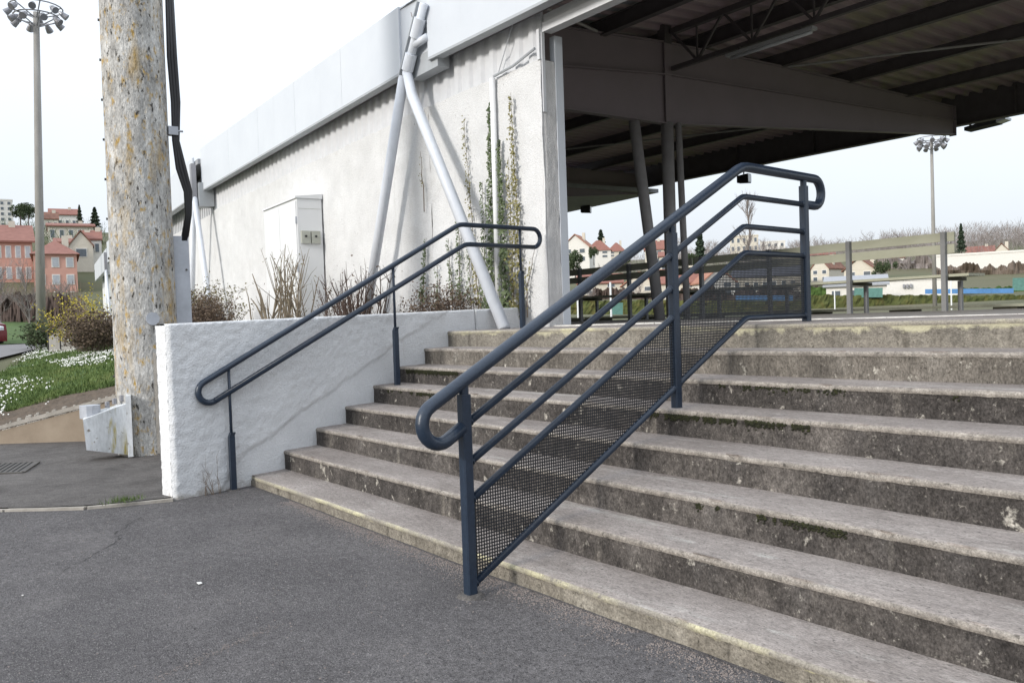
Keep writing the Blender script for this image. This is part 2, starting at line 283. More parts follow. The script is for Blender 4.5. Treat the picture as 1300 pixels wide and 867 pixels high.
# triangulated as fan strips around an interior point
walkz = lambda x, y: -.066 + .004*fbm(x, y, 4, .6)
ctr = (-2.2,-.9); vs = [(ctr[0], ctr[1], walkz(*ctr))]; rings = 14
for r in range(1, rings+1):
    for x, y in walk:
        X = ctr[0]+(x-ctr[0])*r/rings; Y = ctr[1]+(y-ctr[1])*r/rings; vs.append((X, Y, walkz(X, Y)))
n = len(walk); fs = [(0, 1+(k+1) % n, 1+k) for k in range(n)]
for r in range(rings-1):
    for k in range(n): fs.append((1+r*n+k, 1+r*n+(k+1) % n, 1+(r+1)*n+(k+1) % n, 1+(r+1)*n+k))
b.add(vs, fs); b.build('sidewalk', 'asphalt_walk', kind='structure', smooth=True, label='paler asphalt footpath behind the flush kerb', cat='footpath')
# flush kerb stones
kb = thing('kerb', (0,-1,-.07), 'flush pale concrete kerb between footpath and forecourt', 'kerb', kind='structure')
pts = [Vector((x, y, 0)) for x, y in KERB]
def along(pts, step):
    out = [pts[0]]; acc = 0
    for p, q in zip(pts, pts[1:]):
        L = (q-p).length; t = step-acc
        while t < L: out.append(p+(q-p)*t/L); t += step
        acc = (acc+L) % step
    return out
kp = along(pts, .62)
for p, q in zip(kp, kp[1:]):
    d = (q-p).normalized(); g = .006; dz = random.uniform(-.004,.004); nrm = Vector((-d.y, d.x, 0))*.034
    b = MB(); p2, q2 = p+d*g, q-d*g
    wob = [random.uniform(.8,1.15) for _ in range(4)]
    b.hexa([(p2.x-nrm.x*wob[0], p2.y-nrm.y*wob[0], -.2),(p2.x+nrm.x*wob[1], p2.y+nrm.y*wob[1], -.2),(q2.x+nrm.x*wob[2], q2.y+nrm.y*wob[2], -.2),(q2.x-nrm.x*wob[3], q2.y-nrm.y*wob[3], -.2),
            (p2.x-nrm.x*wob[0], p2.y-nrm.y*wob[0], -.071+dz),(p2.x+nrm.x*wob[1], p2.y+nrm.y*wob[1], -.067+dz),(q2.x+nrm.x*wob[2], q2.y+nrm.y*wob[2], -.067+dz),(q2.x-nrm.x*wob[3], q2.y-nrm.y*wob[3], -.071+dz)])
    b.build('kerb_stone', 'kerb', kb)
# grit along the foot of the first step
b = MB()
for _ in range(9000):
    x = random.uniform(.3, 6.3); t = abs(random.gauss(0, .11)) * (0.35+.65*(x/6.3)); y = -.012-t
    if fbm(x, y, 9, 1.3) < -.12: continue
    s_ = random.uniform(.0012,.0040); z = gz(x, y)
    b.add([(x-s_,y-s_,z),(x+s_,y-s_*.6,z),(x+s_*.5,y+s_,z),(x,y,z+s_*1.2)], [(0,1,3),(1,2,3),(2,0,3)])
b.build('grit', 'sand', kind='stuff', label='pinkish grit gathered along the foot of the lowest step', cat='grit')
for k, (x, y, s_, lab) in enumerate([(2.55,-1.2,.022,'small white paper scrap on the asphalt left of the centre handrail'),(1.07,-2.35,.016,'tiny white scrap on the asphalt at the far left of the forecourt'),(2.1,-1.95,.009,'tiny pale pebble on the asphalt in the lower left')]):
    z = gz(x, y)+.004; b = MB(); b.prism([(x-s_,y-s_*.4,z),(x+s_*.8,y-s_*.5,z),(x+s_,y+s_*.3,z+.003),(x-s_*.6,y+s_*.5,z)], (0,0,.004))
    b.build('paper_scrap' if k < 2 else 'pebble', 'paper', label=lab, cat='litter' if k < 2 else 'pebble')
def crack(pts, wd, nm, m, lab, cat, jit=.02):
    b = MB(); P = []
    for (xa, ya), (xb, yb) in zip(pts, pts[1:]):
        for k in range(14): P.append((xa+(xb-xa)*k/14+random.gauss(0, jit), ya+(yb-ya)*k/14+random.gauss(0, jit)))
    for (xa, ya), (xb, yb) in zip(P, P[1:]):
        if random.random() < .12: continue
        d = Vector((xb-xa, yb-ya, 0)); d = d.normalized() if d.length else Vector((1,0,0)); n_ = Vector((-d.y, d.x, 0))*wd*random.uniform(.3,1.2)
        b.add([(xa-n_.x,ya-n_.y,gz(xa,ya)+.003),(xb-n_.x,yb-n_.y,gz(xb,yb)+.003),(xb+n_.x,yb+n_.y,gz(xb,yb)+.003),(xa+n_.x,ya+n_.y,gz(xa,ya)+.003)], [(0,1,2,3)])
    return b.build(nm, m, label=lab, cat=cat, kind='structure')
crack([(.6,-1.0),(.95,-1.25),(1.25,-1.3),(1.8,-1.75)], .003, 'asphalt_crack', 'darkgap', 'thin dark crack in the asphalt near the low wall', 'crack', .012)
crack([(1.2,-2.6),(1.7,-2.35),(2.0,-2.45),(2.5,-2.2)], .0025, 'asphalt_crack', 'darkgap', 'thin dark crack in the asphalt at the lower left', 'crack', .012)
b = MB()
SX0, SY0, SX1, SY1 = 3.66, -1.70, 3.40, -1.12
for _ in range(330):
    f = random.random(); x = SX0+(SX1-SX0)*f+random.gauss(0,.02); y = SY0+(SY1-SY0)*f+random.gauss(0,.012+.014*f); s_ = random.uniform(.0015,.005); z = gz(x, y)+.003
    b.add([(x-s_,y-s_*.6,z),(x+s_,y-s_*.4,z),(x+s_*.7,y+s_*.6,z),(x-s_*.5,y+s_*.7,z)], [(0,1,2,3)])
b.build('scrape', 'sand', kind='stuff', label='pale scraped line on the asphalt in the lower foreground', cat='scrape mark')
b = MB()
for _ in range(700):
    x, y = random.uniform(-.2,6.5), random.uniform(-2.6,-.1); s_ = random.uniform(.002,.0055); z = gz(x, y)-.001
    b.add([(x-s_,y-s_,z),(x+s_,y-s_*.7,z),(x+s_*.6,y+s_,z),(x-s_*.6,y+s_*.6,z),(x,y,z+s_*1.1)], [(0,1,4),(1,2,4),(2,3,4),(3,0,4)])
b.build('loose_stones', 'sand', kind='stuff', label='scattered tiny loose stones on the forecourt asphalt', cat='loose stones')
# drain grate
gr = thing('drain_grate', (-2.5,-1.35,-.05), 'dark slotted drain grate set in the footpath at the left', 'drain grate')
GQ = [Vector((-2.80,-1.16,0)), Vector((-2.18,-1.38,0)), Vector((-2.78,-2.24,0)), Vector((-3.40,-2.02,0))]   # corners of the grate
gm_ = Vector((0,0,-.0565)); b = MB(); b.prism([GQ[0]+gm_*1.02, GQ[1]+gm_*1.02, GQ[2]+gm_*1.02, GQ[3]+gm_*1.02], (0,0,-.006)); b.build('pit_shade_sheet', 'darkgap', gr)  # flat dark sheet under the bars, its colour stands in for the pit's shade
b = MB()
for k in range(4): b.bar(GQ[k]+gm_, GQ[(k+1) % 4]+gm_, .03, .012)
b.build('frame', 'rust', gr)
for k in range(20):
    f = (k+.5)/20; b = MB(); b.bar(GQ[0].lerp(GQ[3], f)+gm_, GQ[1].lerp(GQ[2], f)+gm_, .026, .009); b.build('grate_bar', 'rust', gr)

# ================================================================== STAIRCASE
T, H, TILT = .33, .162, .003
st = thing('staircase', (3, 1, 0), 'wide flight of eight weathered concrete steps with dirty dark risers', 'staircase')
XR = 9.6
for k in range(8):
    y0 = k*T; z1 = k*H; z0 = z1-H if k else -.35; xl = wall_x(y0)-.25
    b = MB(); NX = 260
    depth = T+.05 if k < 7 else 1.32
    # profile from riser foot, up to undercut, rounded nose, tread back
    prof = [(.006, z0-.02, 1), (.008, z1-.045, 1), (.004, z1-.030, 0), (-.002, z1-.020, 0), (0, z1-.010, 0), (.007, z1-.003, 0), (.018, z1, 2), (.10, z1, 2), (depth, z1+.004, 2)]
    P = []
    for i in range(NX+1):
        x = xl+(XR-xl)*i/NX
        j1 = fbm(x, k*7.3, 1, 1.1)*.010; chip = max(0, fbm(x, k*3.1, 5, 6)-.28)*.045; wav = fbm(x, k*5.7, 2, .35)*.006
        for q, (dy, z, mi) in enumerate(prof):
            yy = y0+dy; zz = z+TILT*x+wav
            if q in (2,3,4,5): yy += chip*1.2+j1*.4; zz -= chip*.5
            if q in (0,1): yy += j1*.6+fbm(x, z*9, k, 4)*.004
            if q == 8 and k < 7: yy += .02
            P.append((x, yy, zz))
    m_ = len(prof); faces = []; mis = []
    for i in range(NX):
        for q in range(m_-1):
            faces.append((i*m_+q, (i+1)*m_+q, (i+1)*m_+q+1, i*m_+q+1)); mis.append(0 if q < 2 else (1 if q < 5 else 2))
    b.v = P; b.f = faces; b.mi = mis
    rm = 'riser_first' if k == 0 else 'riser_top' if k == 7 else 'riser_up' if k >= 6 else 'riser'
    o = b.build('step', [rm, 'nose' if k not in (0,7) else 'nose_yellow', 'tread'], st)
    weighted(o, 50)
# moss under the nosings
def moss(x0, x1, k, n, dens, lab):
    b = MB()
    for _ in range(n):
        x = random.uniform(x0, x1)
        if fbm(x, k, 3, 3.2)+.5*fbm(x, k, 8, 17) < dens: continue
        s_ = random.uniform(.003,.012); z = (k)*H-.030-abs(random.gauss(0,.014))+TILT*x; y = k*T+.004
        b.add([(x-s_,y,z),(x+s_,y,z+random.uniform(-.4,.4)*s_),(x+s_*.3,y,z+s_),(x-s_*.4,y,z-s_*.8),(x,y-s_*.7,z)], [(0,3,4),(3,1,4),(1,2,4),(2,0,4)])
    b.build('moss', 'moss', kind='stuff', label=lab, cat='moss')
moss(-.15,.75,5,1300,-.02,'dark green moss under the sixth step nosing near the white wall')
moss(.0,.9,4,350,.2,'thin moss under the fifth step nosing near the white wall')
moss(3.35,4.9,4,1300,.0,'green moss along the fifth step nosing right of the middle post')
moss(3.3,5.2,5,420,.16,'sparse dark moss along the sixth step nosing')
moss(4.3,5.2,2,420,.1,'dark moss under the third step nosing')

# platform slab behind the top step
LZ = 7*H
b = MB(); b.box(-1.0, 9.6, 3.60, 9.3, LZ-.4, LZ+.018); o = b.build('platform_slab', 'slab', kind='structure', label='concrete floor of the grandstand behind the top step', cat='concrete floor')
b = MB(); b.grid(lambda u, v: (-.9+10.4*u, 3.555+.044*v+.004*fbm(u*40, v), LZ+.020+.003*fbm(u*60, 1)+TILT*(10.4*u)*.3), 160, 1)
b.grid(lambda u, v: (-.9+10.4*u, 3.555+.004*fbm(u*40, 0), LZ-.02+v*(.040+.003*fbm(u*60, 1))+TILT*(10.4*u)*.3), 160, 1)
b.build('slab_edging', 'lip', kind='structure', label='flaking white painted edge of the platform slab', cat='painted edge')

# ================================================================== LOW PLANTER WALL
pw = thing('planter_wall', (0, 1.4, 0), 'low white roughcast wall along the left end of the steps', 'wall')
WT = lambda y: 1.292+.019*(y+.62)
WD = Vector((-.19, 1, 0)).normalized(); WN = Vector((1, .19, 0)).normalized(); WTH = .20
def rough(x, y, z, a): return a*(fbm(x, y, z, 11)*.45+fbm(x+9, y, z, 24)*.9+fbm(x, y+5, z, 3)*.22)
Y0, Y1, YJ = -.655, 3.46, 2.72
def wall_piece(ya, yb, nm, lab=None):
    b = MB(); ncol = int((yb-ya)/.018); nrow = 74
    prof = []   # closed cross-section: front face up, over the rounded top, down the back
    for j in range(nrow+1): prof.append(('f', j/nrow))
    def fn(u, v):
        y = ya+(yb-ya)*u; top = WT(y); n_ = v*(nrow+14)
        bx = wall_x(y); e = 0
        if n_ <= nrow:
            z = -.15+(top-.022+.15)*n_/nrow; o_ = 0
        elif n_ <= nrow+6:
            a = (n_-nrow)/6*pi/2; z = top-.022+.022*sin(a); o_ = -.022*(1-cos(a))
        elif n_ <= nrow+8:
            z = top; o_ = -.022-(WTH-.044)*(n_-nrow-6)/2
        else:
            a = (n_-nrow-8)/6*pi/2; z = top-.022*(1-cos(min(a, pi/2)))-(0 if n_ < nrow+13.5 else 1.0); o_ = -WTH+.022-.022*sin(a)
        band_top = max(-.2, (y)*H/T+.23 if y > 0 else -.2+.43*max(0, (y+.35)/.35)) + .045*fbm(y, 2, 3, 2.6)+.02*fbm(y, 7, 3, 8)
        d = 0
        if n_ <= nrow+6: d = rough(y, z, 0, .0078) if z > band_top else -.011+rough(y, z, 0, .0013)
        # rounded free end
        rr = .035
        if y-Y0 < rr and ya == Y0: o_ = o_*1; d -= rr-sqrt(max(0, rr*rr-(rr-(y-Y0))**2)) if n_ <= nrow+6 else 0
        p = Vector((bx, y, z))+WN*(o_+d); return (p.x, p.y, p.z)
    b.grid(fn, ncol, nrow+14)
    # end face
    def ef(u, v):
        z = -.15+(WT(ya)-.012+.15)*v; p = Vector((wall_x(ya), ya, z))-WN*(.034+(WTH-.04)*u); d = rough(u*.2, 3, z, .007)
        return (p.x-WD.x*d, p.y-WD.y*d, p.z)
    if ya == Y0: b.grid(ef, 10, 70)
    else:
        p = Vector((wall_x(ya), ya, 0)); q = p-WN*WTH
        b.add([(p.x,p.y,-.1),(q.x,q.y,-.1),(q.x,q.y,WT(ya)-.01),(p.x,p.y,WT(ya)-.01)], [(0,1,2,3)])
    return weighted(b.build(nm, 'roughcast', pw), 60)
wall_piece(Y0, YJ, 'wall_section'); wall_piece(YJ+.014, Y1, 'wall_section')
b = MB(); p = Vector((wall_x(YJ), YJ+.007, .6))-WN*.1; b.bar(p-Vector((0,0,.6)), p+Vector((0,0,WT(YJ)-.64)), .012, .15, WN); b.build('joint_seal', 'darkgap', pw)

# planting bed behind the wall
b = MB()
def bedf(u, v):
    x = -15+14.8*u; out = x < -3.0; y0 = .46 if not out else min(2.5, .78+(-3.0-x)*.26); yy = y0+(4.65-y0)*v; x = min(x, wall_x(yy)-.12)
    return (x, yy, 1.06+.05*fbm(u*20, v*6)-((.5 if x > -8 else .14)*(1-min(1, v*3.5)) if out else 0))
b.grid(bedf, 110, 20)
b.build('planting_soil', 'soil', kind='structure', label='brown soil of the raised planting bed behind the low wall', cat='soil')
b = MB(); b.box(-2.9, -.25, .33, .45, -.2, 1.02); b.build('bed_wall', 'roughcast', kind='structure', label='white front wall of the planting bed, hidden behind the concrete mast', cat='wall')

# ================================================================== HANDRAILS
def arc(p, q, cen_dir, n=8):   # half-circle from p to q bulging along cen_dir
    p = Vector(p); q = Vector(q); c = (p+q)/2; a = (p-q)/2; r = a.length; d = Vector(cen_dir).normalized()
    return [c+a*cos(pi*k/n)+d*r*sin(pi*k/n) for k in range(n+1)]
def soft(pts, r=.05):   # round inner corners of a polyline
    pts = [Vector(p) for p in pts]; out = [pts[0]]
    for i in range(1, len(pts)-1):
        p, q, s_ = pts[i-1], pts[i], pts[i+1]; a = q+(p-q).normalized()*r; c = q+(s_-q).normalized()*r
        out += [a, a*.25+q*.5+c*.25, c]
    return out+[pts[-1]]
mx_ = lambda y: 3.397+.09*(3.0-y)
PY1, PY2, PY3, YB = -.268, 1.40, 3.0, 2.19
def up_slope(y, zb, zl): return zb+(zl-zb)*(YB-y)/(YB-PY1)
hr = thing('centre_handrail', (mx_(1.4), 1.4, .6), 'dark blue-grey steel handrail with mesh infill in the middle of the steps', 'handrail')
RT = .0325
q = lambda y, z: (mx_(y), y, z)
z_top = lambda y: 2.207 if y >= YB else 2.207-(2.207-.948)*(YB-y)/(YB-PY1)
lo = Vector(q(-.50, z_top(-.50))); slope_d = (Vector(q(0, z_top(0)))-Vector(q(-1, z_top(-1)))).normalized()
r2z = lambda y: 2.006 if y >= YB else 2.006-(2.006-.737)*(YB-y)/(YB-PY1)
a0 = Vector(q(-.47, z_top(-.47))); a1 = Vector(q(-.47, r2z(-.47)))
nrm = Vector((0, slope_d.z, -slope_d.y)); a1 = a0 + nrm*((a1-a0).dot(nrm))
endA = arc(a1, a0, -slope_d, 12)
b0 = Vector(q(3.16, 2.207)); b1 = Vector(q(3.16, 2.006)); endB = arc(b0, b1, (-.09,1,0), 12)
top = [Vector(q(PY1-.02, r2z(PY1-.02)))]+endA+soft([endA[-1]+slope_d*.02, q(YB, 2.207), q(3.1, 2.207)], .06)+endB+[Vector(q(PY3+.02, 2.006))]
MB().tube(top, RT, 16).build('top_rail', 'rail', hr, smooth=True)
def midrail(zb, zl, r, nm):
    y_a, y_b = PY1+.028, PY3-.028
    sl = lambda y: zb-(zb-zl)*(YB-y)/(YB-PY1)
    m_ = MB().tube(soft([q(y_a, sl(y_a)), q(YB, zb), q(y_b, zb)], .03), r, 10)
    for y_, s1 in ((y_a, 1), (PY2-.028, -1), (PY2+.028, 1), (y_b, -1)):   # weld beads where the tube meets a post
        zf = (lambda t: zb if t >= YB else sl(t)); m_.tube([q(y_+.000*s1, zf(y_)), q(y_+.004*s1, zf(y_+.004*s1)), q(y_+.010*s1, zf(y_+.010*s1))], [r*1.22, r*1.25, r*1.0], 10)
    m_.build(nm, 'rail', hr, smooth=True)
midrail(2.006, .737, .0195, 'middle_rail'); midrail(1.806, .545, .0195, 'middle_rail'); midrail(1.629, .363, .0195, 'middle_rail')
midrail(1.19, -.045, .020, 'bottom_rail')
def post(x, y, z0, z1, nm='post', par=hr, s_=.053):
    h = s_/2; c = .006; poly = [(x-h+c,y-h),(x+h-c,y-h),(x+h,y-h+c),(x+h,y+h-c),(x+h-c,y+h),(x-h+c,y+h),(x-h,y+h-c),(x-h,y-h+c)]
    b = MB(); b.prism([(px, py, z0) for px, py in poly], (0,0,z1-z0)); b.tube([(x,y,z1-.01),(x,y,z1+.04)], h*.9, 10); return b.build(nm, 'rail', par)
post(mx_(PY1), PY1, G0-.02, .885); post(mx_(PY2), PY2, 4*H+.005, z_top(PY2)-.075); post(mx_(PY3), PY3, LZ+.005, 2.14)
b = MB(); b.tube([(mx_(PY1), PY1, G0-.01),(mx_(PY1), PY1, G0+.012)], [.075,.055], 14); b.build('footing', 'asphalt_walk', hr, smooth=False)
# expanded-metal infill: two sets of thin bars clipped to the panel
b = MB(); sp = .0165
upz = lambda y: 1.629-(1.629-.363)*max(0, YB-y)/(YB-PY1)-.02
loz = lambda y: 1.19-(1.19+.045)*max(0, YB-y)/(YB-PY1)+.018
ya, yb = PY1+.03, PY3-.03
y = ya
while y < yb:
    if not (PY2-.03 < y < PY2+.03): b.bar(q(y, loz(y)), q(y, upz(y)), .0040, .0046, (1,0,0))
    y += sp
z = loz(ya)+.005
while z < 1.61:
    # interval of y where loz<z<upz
    ys = [ya+(yb-ya)*i/900 for i in range(901)]
    ins = [y for y in ys if loz(y) < z < upz(y)]
    if ins: b.bar(q(ins[0], z), q(ins[-1], z), .0046, .0056, (0,0,1))
    z += sp
b.build('mesh_panel', 'mesh', hr, kind='stuff')

# left handrail
lx = lambda y: -.127+.08*(3.1-y)
QY1, QY2, QY3, YC = -.175, 1.465, 3.1, 2.28
lr = thing('wall_handrail', (lx(1.5), 1.5, .6), 'dark blue-grey steel handrail with two tubes beside the white wall', 'handrail')
ql = lambda y, z: (lx(y), y, z)
lt = lambda y: 2.207 if y >= YC else 2.207-(2.207-.925)*(YC-y)/(YC-QY1)
YC2 = 2.35
ll = lambda y: 2.01 if y >= YC2 else 2.01-(2.01-.722)*(YC2-y)/(YC2-QY1)
sd_ = (Vector(ql(0, lt(0)))-Vector(ql(-1, lt(-1)))).normalized(); nn_ = Vector((0, sd_.z, -sd_.y))
a0 = Vector(ql(-.385, lt(-.385))); a1 = Vector(ql(-.385, ll(-.385))); a1 = a0+nn_*((a1-a0).dot(nn_))
endA = arc(a1, a0, -sd_, 12); b0 = Vector(ql(3.30, 2.207)); b1 = Vector(ql(3.30, 2.01)); endB = arc(b0, b1, (-.08,1,0), 12)
loop = endA+soft([endA[-1]+sd_*.02, ql(YC, 2.207), ql(3.25, 2.207)], .05)+endB
MB().tube(loop, .0245, 14).build('top_rail', 'rail', lr, smooth=True)
MB().tube(soft([endA[0], ql(YC2, 2.01), endB[-1]], .05), .0245, 14).build('lower_rail', 'rail', lr, smooth=True)
def lpost(y, z0, zc, z1):
    x = lx(y); b = MB(); b.tube([(x,y,zc-.02),(x,y,z1)], .0125, 10); b.build('post', 'rail', lr, smooth=True)
    b = MB(); b.prism([(x-.022,y-.022,z0),(x+.022,y-.022,z0),(x+.022,y+.022,z0),(x-.022,y+.022,z0)], (0,0,zc-z0)); b.prism([(x-.02,y-.02,zc),(x+.02,y-.02,zc),(x+.02,y+.02,zc),(x-.02,y+.02,zc)], (0.008,.008,.03)); b.build('post_sleeve', 'rail', lr)
lpost(QY1, G0-.02, .36, .915); lpost(QY2, 4*H+.003, 1.17, lt(QY2)-.01); lpost(QY3, LZ+.003, 1.72, 2.2)
b = MB(); b.tube([(lx(QY1), QY1, G0-.01),(lx(QY1), QY1, G0+.010)], [.06,.05], 12); b.build('footing', 'asphalt_walk', lr)

# ================================================================== GRANDSTAND
YW = 3.5
gs = thing('grandstand', (-2.4, 8, LZ), 'white grandstand with roughcast rear wall and dark cantilevered roof', 'grandstand')
ANG1 = .070
e1 = Vector((-cos(ANG1), sin(ANG1), 0)); o1 = Vector((-sin(ANG1), -cos(ANG1), 0)); ORG = Vector((-2.5, YW, 0)); BL = 11.0
def F1(s, t, z): return ORG+e1*s+o1*t+Vector((0,0,z))        # left bay: s to the left, t outwards
def F0(s, t, z): return Vector((-2.5+s, YW-t, z))            # bay with the opening: s to the right
def fbox(b, F, s0, s1, t0, t1, z0, z1, z1b=None):
    z1b = z1 if z1b is None else z1b
    return b.hexa([F(s0,t0,z0),F(s1,t0,z0),F(s1,t1,z0),F(s0,t1,z0),F(s0,t0,z1),F(s1,t0,z1b),F(s1,t1,z1b),F(s0,t1,z1)])
# plaster walls
PT = 4.07
def plaster(F, s0, s1, nm, seed, side=1):
    b = MB(); ns = int((s1-s0)/.06); nz_ = 50
    def fn(u, v):
        s = s0+(s1-s0)*u; top = PT+.02*fbm(s, seed, 0, 1.2)+.012*fbm(s, seed, 3, 7); z = .9+(top-.9)*v
        return F(s, .018*fbm(s, z, seed, .7)+.008*fbm(s, z, seed, 5), z)
    b.grid(fn, ns, nz_)
    def tf(u, v):
        s = s0+(s1-s0)*u; top = PT+.02*fbm(s, seed, 0, 1.2)+.012*fbm(s, seed, 3, 7)
        return F(s, (.018*fbm(s, top, seed, .7)+.008*fbm(s, top, seed, 5))*(1-v)-.22*v, top)
    b.grid(tf, ns, 1)
    return b
o = plaster(F1, 0, BL, 'w', 3).build('rear_wall', 'facade', gs, smooth=True)
b = plaster(F0, 0, 2.34, 'w', 8); o = b.build('rear_wall', 'facade', gs, smooth=True)
# pier end (jamb) with ragged edge
b = MB()
def jf(u, v):
    z = .9+(PT-.9)*v; rag = .02*fbm(z, 2, 2, 5) if u > .9 else 0
    return (-2.5+2.34+.006*fbm(u*3, z, 1, 6)-(.03*(1-min(1, u*6))**2), YW+.0+.20*u+rag, z)
b.grid(jf, 12, 60); b.build('pier_end', 'jambrender', gs, smooth=True)
b = MB(); b.box(-.9, -.2, YW+.02, YW+.195, 1.0, PT-.06); b.build('pier_core', 'jambrender', gs)
b = MB(); b.box(-.24, -.15, YW+.202, YW+.31, LZ+.02, 4.36); b.build('door_jamb', 'fascia', gs)
b = MB(); b.box(-.205, -.145, YW+.01, YW+.05, 3.5, 4.365); b.box(-.155, 7.5, YW+.03, YW+.16, 4.37, 4.47); b.box(-.155, 7.5, YW+.05, YW+.16, 4.475, 4.56); b.build('lintel', 'clad', gs)
# ribbed cladding above the plaster
def cladding(F, s0, s1, z1):
    b = MB(); s = s0; P = .25; prof = []
    while s < s1:
        for ds, t in ((0,-.050),(.085,-.050),(.12,-.015),(.195,-.015),(.23,-.050)): prof.append((min(s+ds, s1), t))
        s += P
    for (sa, ta), (sb, tb) in zip(prof, prof[1:]):
        b.add([F(sa,ta,PT-.03),F(sb,tb,PT-.03),F(sb,tb,z1),F(sa,ta,z1)], [(0,1,2,3)])
    return b
cladding(F1, 0, BL, 5.1).build('ribbed_cladding', 'clad', gs); cladding(F0, 0, 2.34, 5.1).build('ribbed_cladding', 'clad', gs)
b = MB(); fbox(b, F0, 2.30, 2.345, -.05, .02, PT, 4.4); b.build('corner_trim', 'clad', gs)
# fascia
FB, FT = 4.52, 5.41
def fascia(F, s0, s1, seams, t=.24):
    for a, c in zip(seams, seams[1:]):
        b = MB(); fbox(b, F, a+.003, c-.003, t-.03, t, FB+.035, FT+(.11*a/BL if F is F1 else 0), FT+(.11*c/BL if F is F1 else 0)); b.build('fascia_panel', 'fascia', gs)
    b = MB(); fbox(b, F, s0, s1, t-.12, t+.006, FB, FB+.032); b.build('fascia_lip', 'fascia_grey', gs)
    b = MB(); fbox(b, F, s0, s1, .0, t-.04, FB+.05, FB+.07); b.build('soffit', 'steel', gs)
fascia(F1, .28, BL, [.28, 2.3, 4.4, 6.5, 8.6, BL]); fascia(F0, .42, 10, [.42, 3.4, 6.4, 10])
b = MB(); fbox(b, F0, -.30, .43, .16, .19, 4.42, FT); b.build('bracket_plate', 'fascia', gs)
b = MB(); b.prism([F0(-.05,.20,4.40),F0(.58,.20,4.42),F0(.58,.20,4.66),F0(-.05,.20,4.66)], (0,.17,0)); b.build('bracket_arm', 'fascia_grey', gs)
# support struts
KS = 1.0304
def near(x, y, z): return CAM.x+(x-CAM.x)*KS, CAM.y+(y-CAM.y)*KS, CAM.z+(z-CAM.z)*KS
tb = Vector(near(-2.25, 3.03, 4.33)); tt = Vector(near(-1.76, 3.03, 5.08)); ax = (tt-tb).normalized()
MB().tube([tb+ax*.0, tt], .054, 14).build('strut_head', 'strut', gs, smooth=True)
MB().tube([near(-2.22,3.03,4.38),near(-2.10,3.02,4.06),(-.28,2.97,LZ+.0)], [.062,.068,.068], 16).build('support_strut', 'strut', gs, smooth=True)
MB().tube([near(-2.33,3.05,4.36),near(-3.92,3.15,1.02)], .068, 16).build('support_strut', 'strut', gs, smooth=True)
for a, c in ((.08,.29),(.50,.74)): b = MB(); b.tube([tb+ax*a, tb+ax*c], .078, 16); weighted(b.build('sleeve', 'strut', gs), 40)
b = MB(); p = tb+Vector((-.12,.02,0)); b.bar(p+ax*.02, p+ax*.98, .02, .14, (0,1,0)); b.bar(p+Vector((.06,0,0))+ax*.05, p+Vector((.06,0,0))+ax*.9, .09, .014, (0,1,0)); b.build('flange_plate', 'fascia_grey', gs)
b = MB(); b.tube([tb+ax*.40, tb+ax*.40+Vector((.24,.06,.05))], .05, 14); b.build('tie_stub', 'strut', gs, smooth=True)
# conduit down the wall and a thin cable
b = MB(); b.tube([(-1.0,3.455,4.06),(-1.03,3.455,1.35)], .035, 10); b.build('drain_pipe', 'white', gs, smooth=True)
b = MB(); b.tube([(-.98,3.46,4.08),(-.62,3.47,4.11),(-.22,3.47,4.20)], .016, 6); b.tube([(-.9,3.47,4.1),(-.6,3.46,4.55),(-.45,3.45,4.72)], .006, 5); b.build('wall_cable', 'fascia_grey', gs)
# roof deck: ribbed sheets
deckz = [(3.3,5.26),(4.6,5.52),(6.4,5.79),(9,5.98),(12,6.03),(18.0,6.08)]
b = MB(); x = -14.5; prof = []
while x < 8.0:
    prof += [(x,0),(x+.20,0),(x+.225,-.075),(x+.285,-.075)]; x += .31
rows = []
for (yy, zz) in deckz: rows.append([(px, yy, zz+dz) for px, dz in prof])
vs = [p for r in rows for p in r]; n = len(prof)
b.add(vs, [(j*n+i, j*n+i+1, (j+1)*n+i+1, (j+1)*n+i) for j in range(len(rows)-1) for i in range(n-1) if j or prof[i][0] > -2.6])
b.build('roof_deck', 'deck', gs)
b = MB(); b.add([(-2.6,3.28,5.38),(8,3.28,5.38),(8,9,6.06),(-2.6,9,6.06),(8,18.2,6.14),(-2.6,18.2,6.14),(-14.5,18.2,6.14),(-14.5,9,6.06)], [(0,1,2,3),(3,2,4,5),(7,3,5,6)]); p_ = [F1(-.1,.22,5.38),F1(BL,.22,5.38)]; b.add([p_[0],p_[1],(-14.5,9,6.06),(-2.6,9,6.06)], [(0,1,2,3)]); b.build('roof_covering', 'greyroof', gs)
def zdeck(y):
    for (a, za), (c, zc) in zip(deckz, deckz[1:]):
        if a <= y <= c: return za+(zc-za)*(y-a)/(c-a)
    return deckz[-1][1]
def ibeam(b, p, q, h, wd, tf=.014):   # I section along p->q, p/q at mid height
    p = Vector(p); q = Vector(q); z = Vector((0,0,1))
    b.bar(p, q, .012, h-2*tf); b.bar(p+z*(h/2-tf/2), q+z*(h/2-tf/2), wd, tf); b.bar(p-z*(h/2-tf/2), q-z*(h/2-tf/2), wd, tf)
for y in (4.5, 6.6, 8.86, 11.11, 13.36, 15.62):
    b = MB(); zb = zdeck(y)-.079-.12; ibeam(b, (-14.4,y,zb), (8,y,zb), .24, .11); b.build('purlin', 'steel', gs)
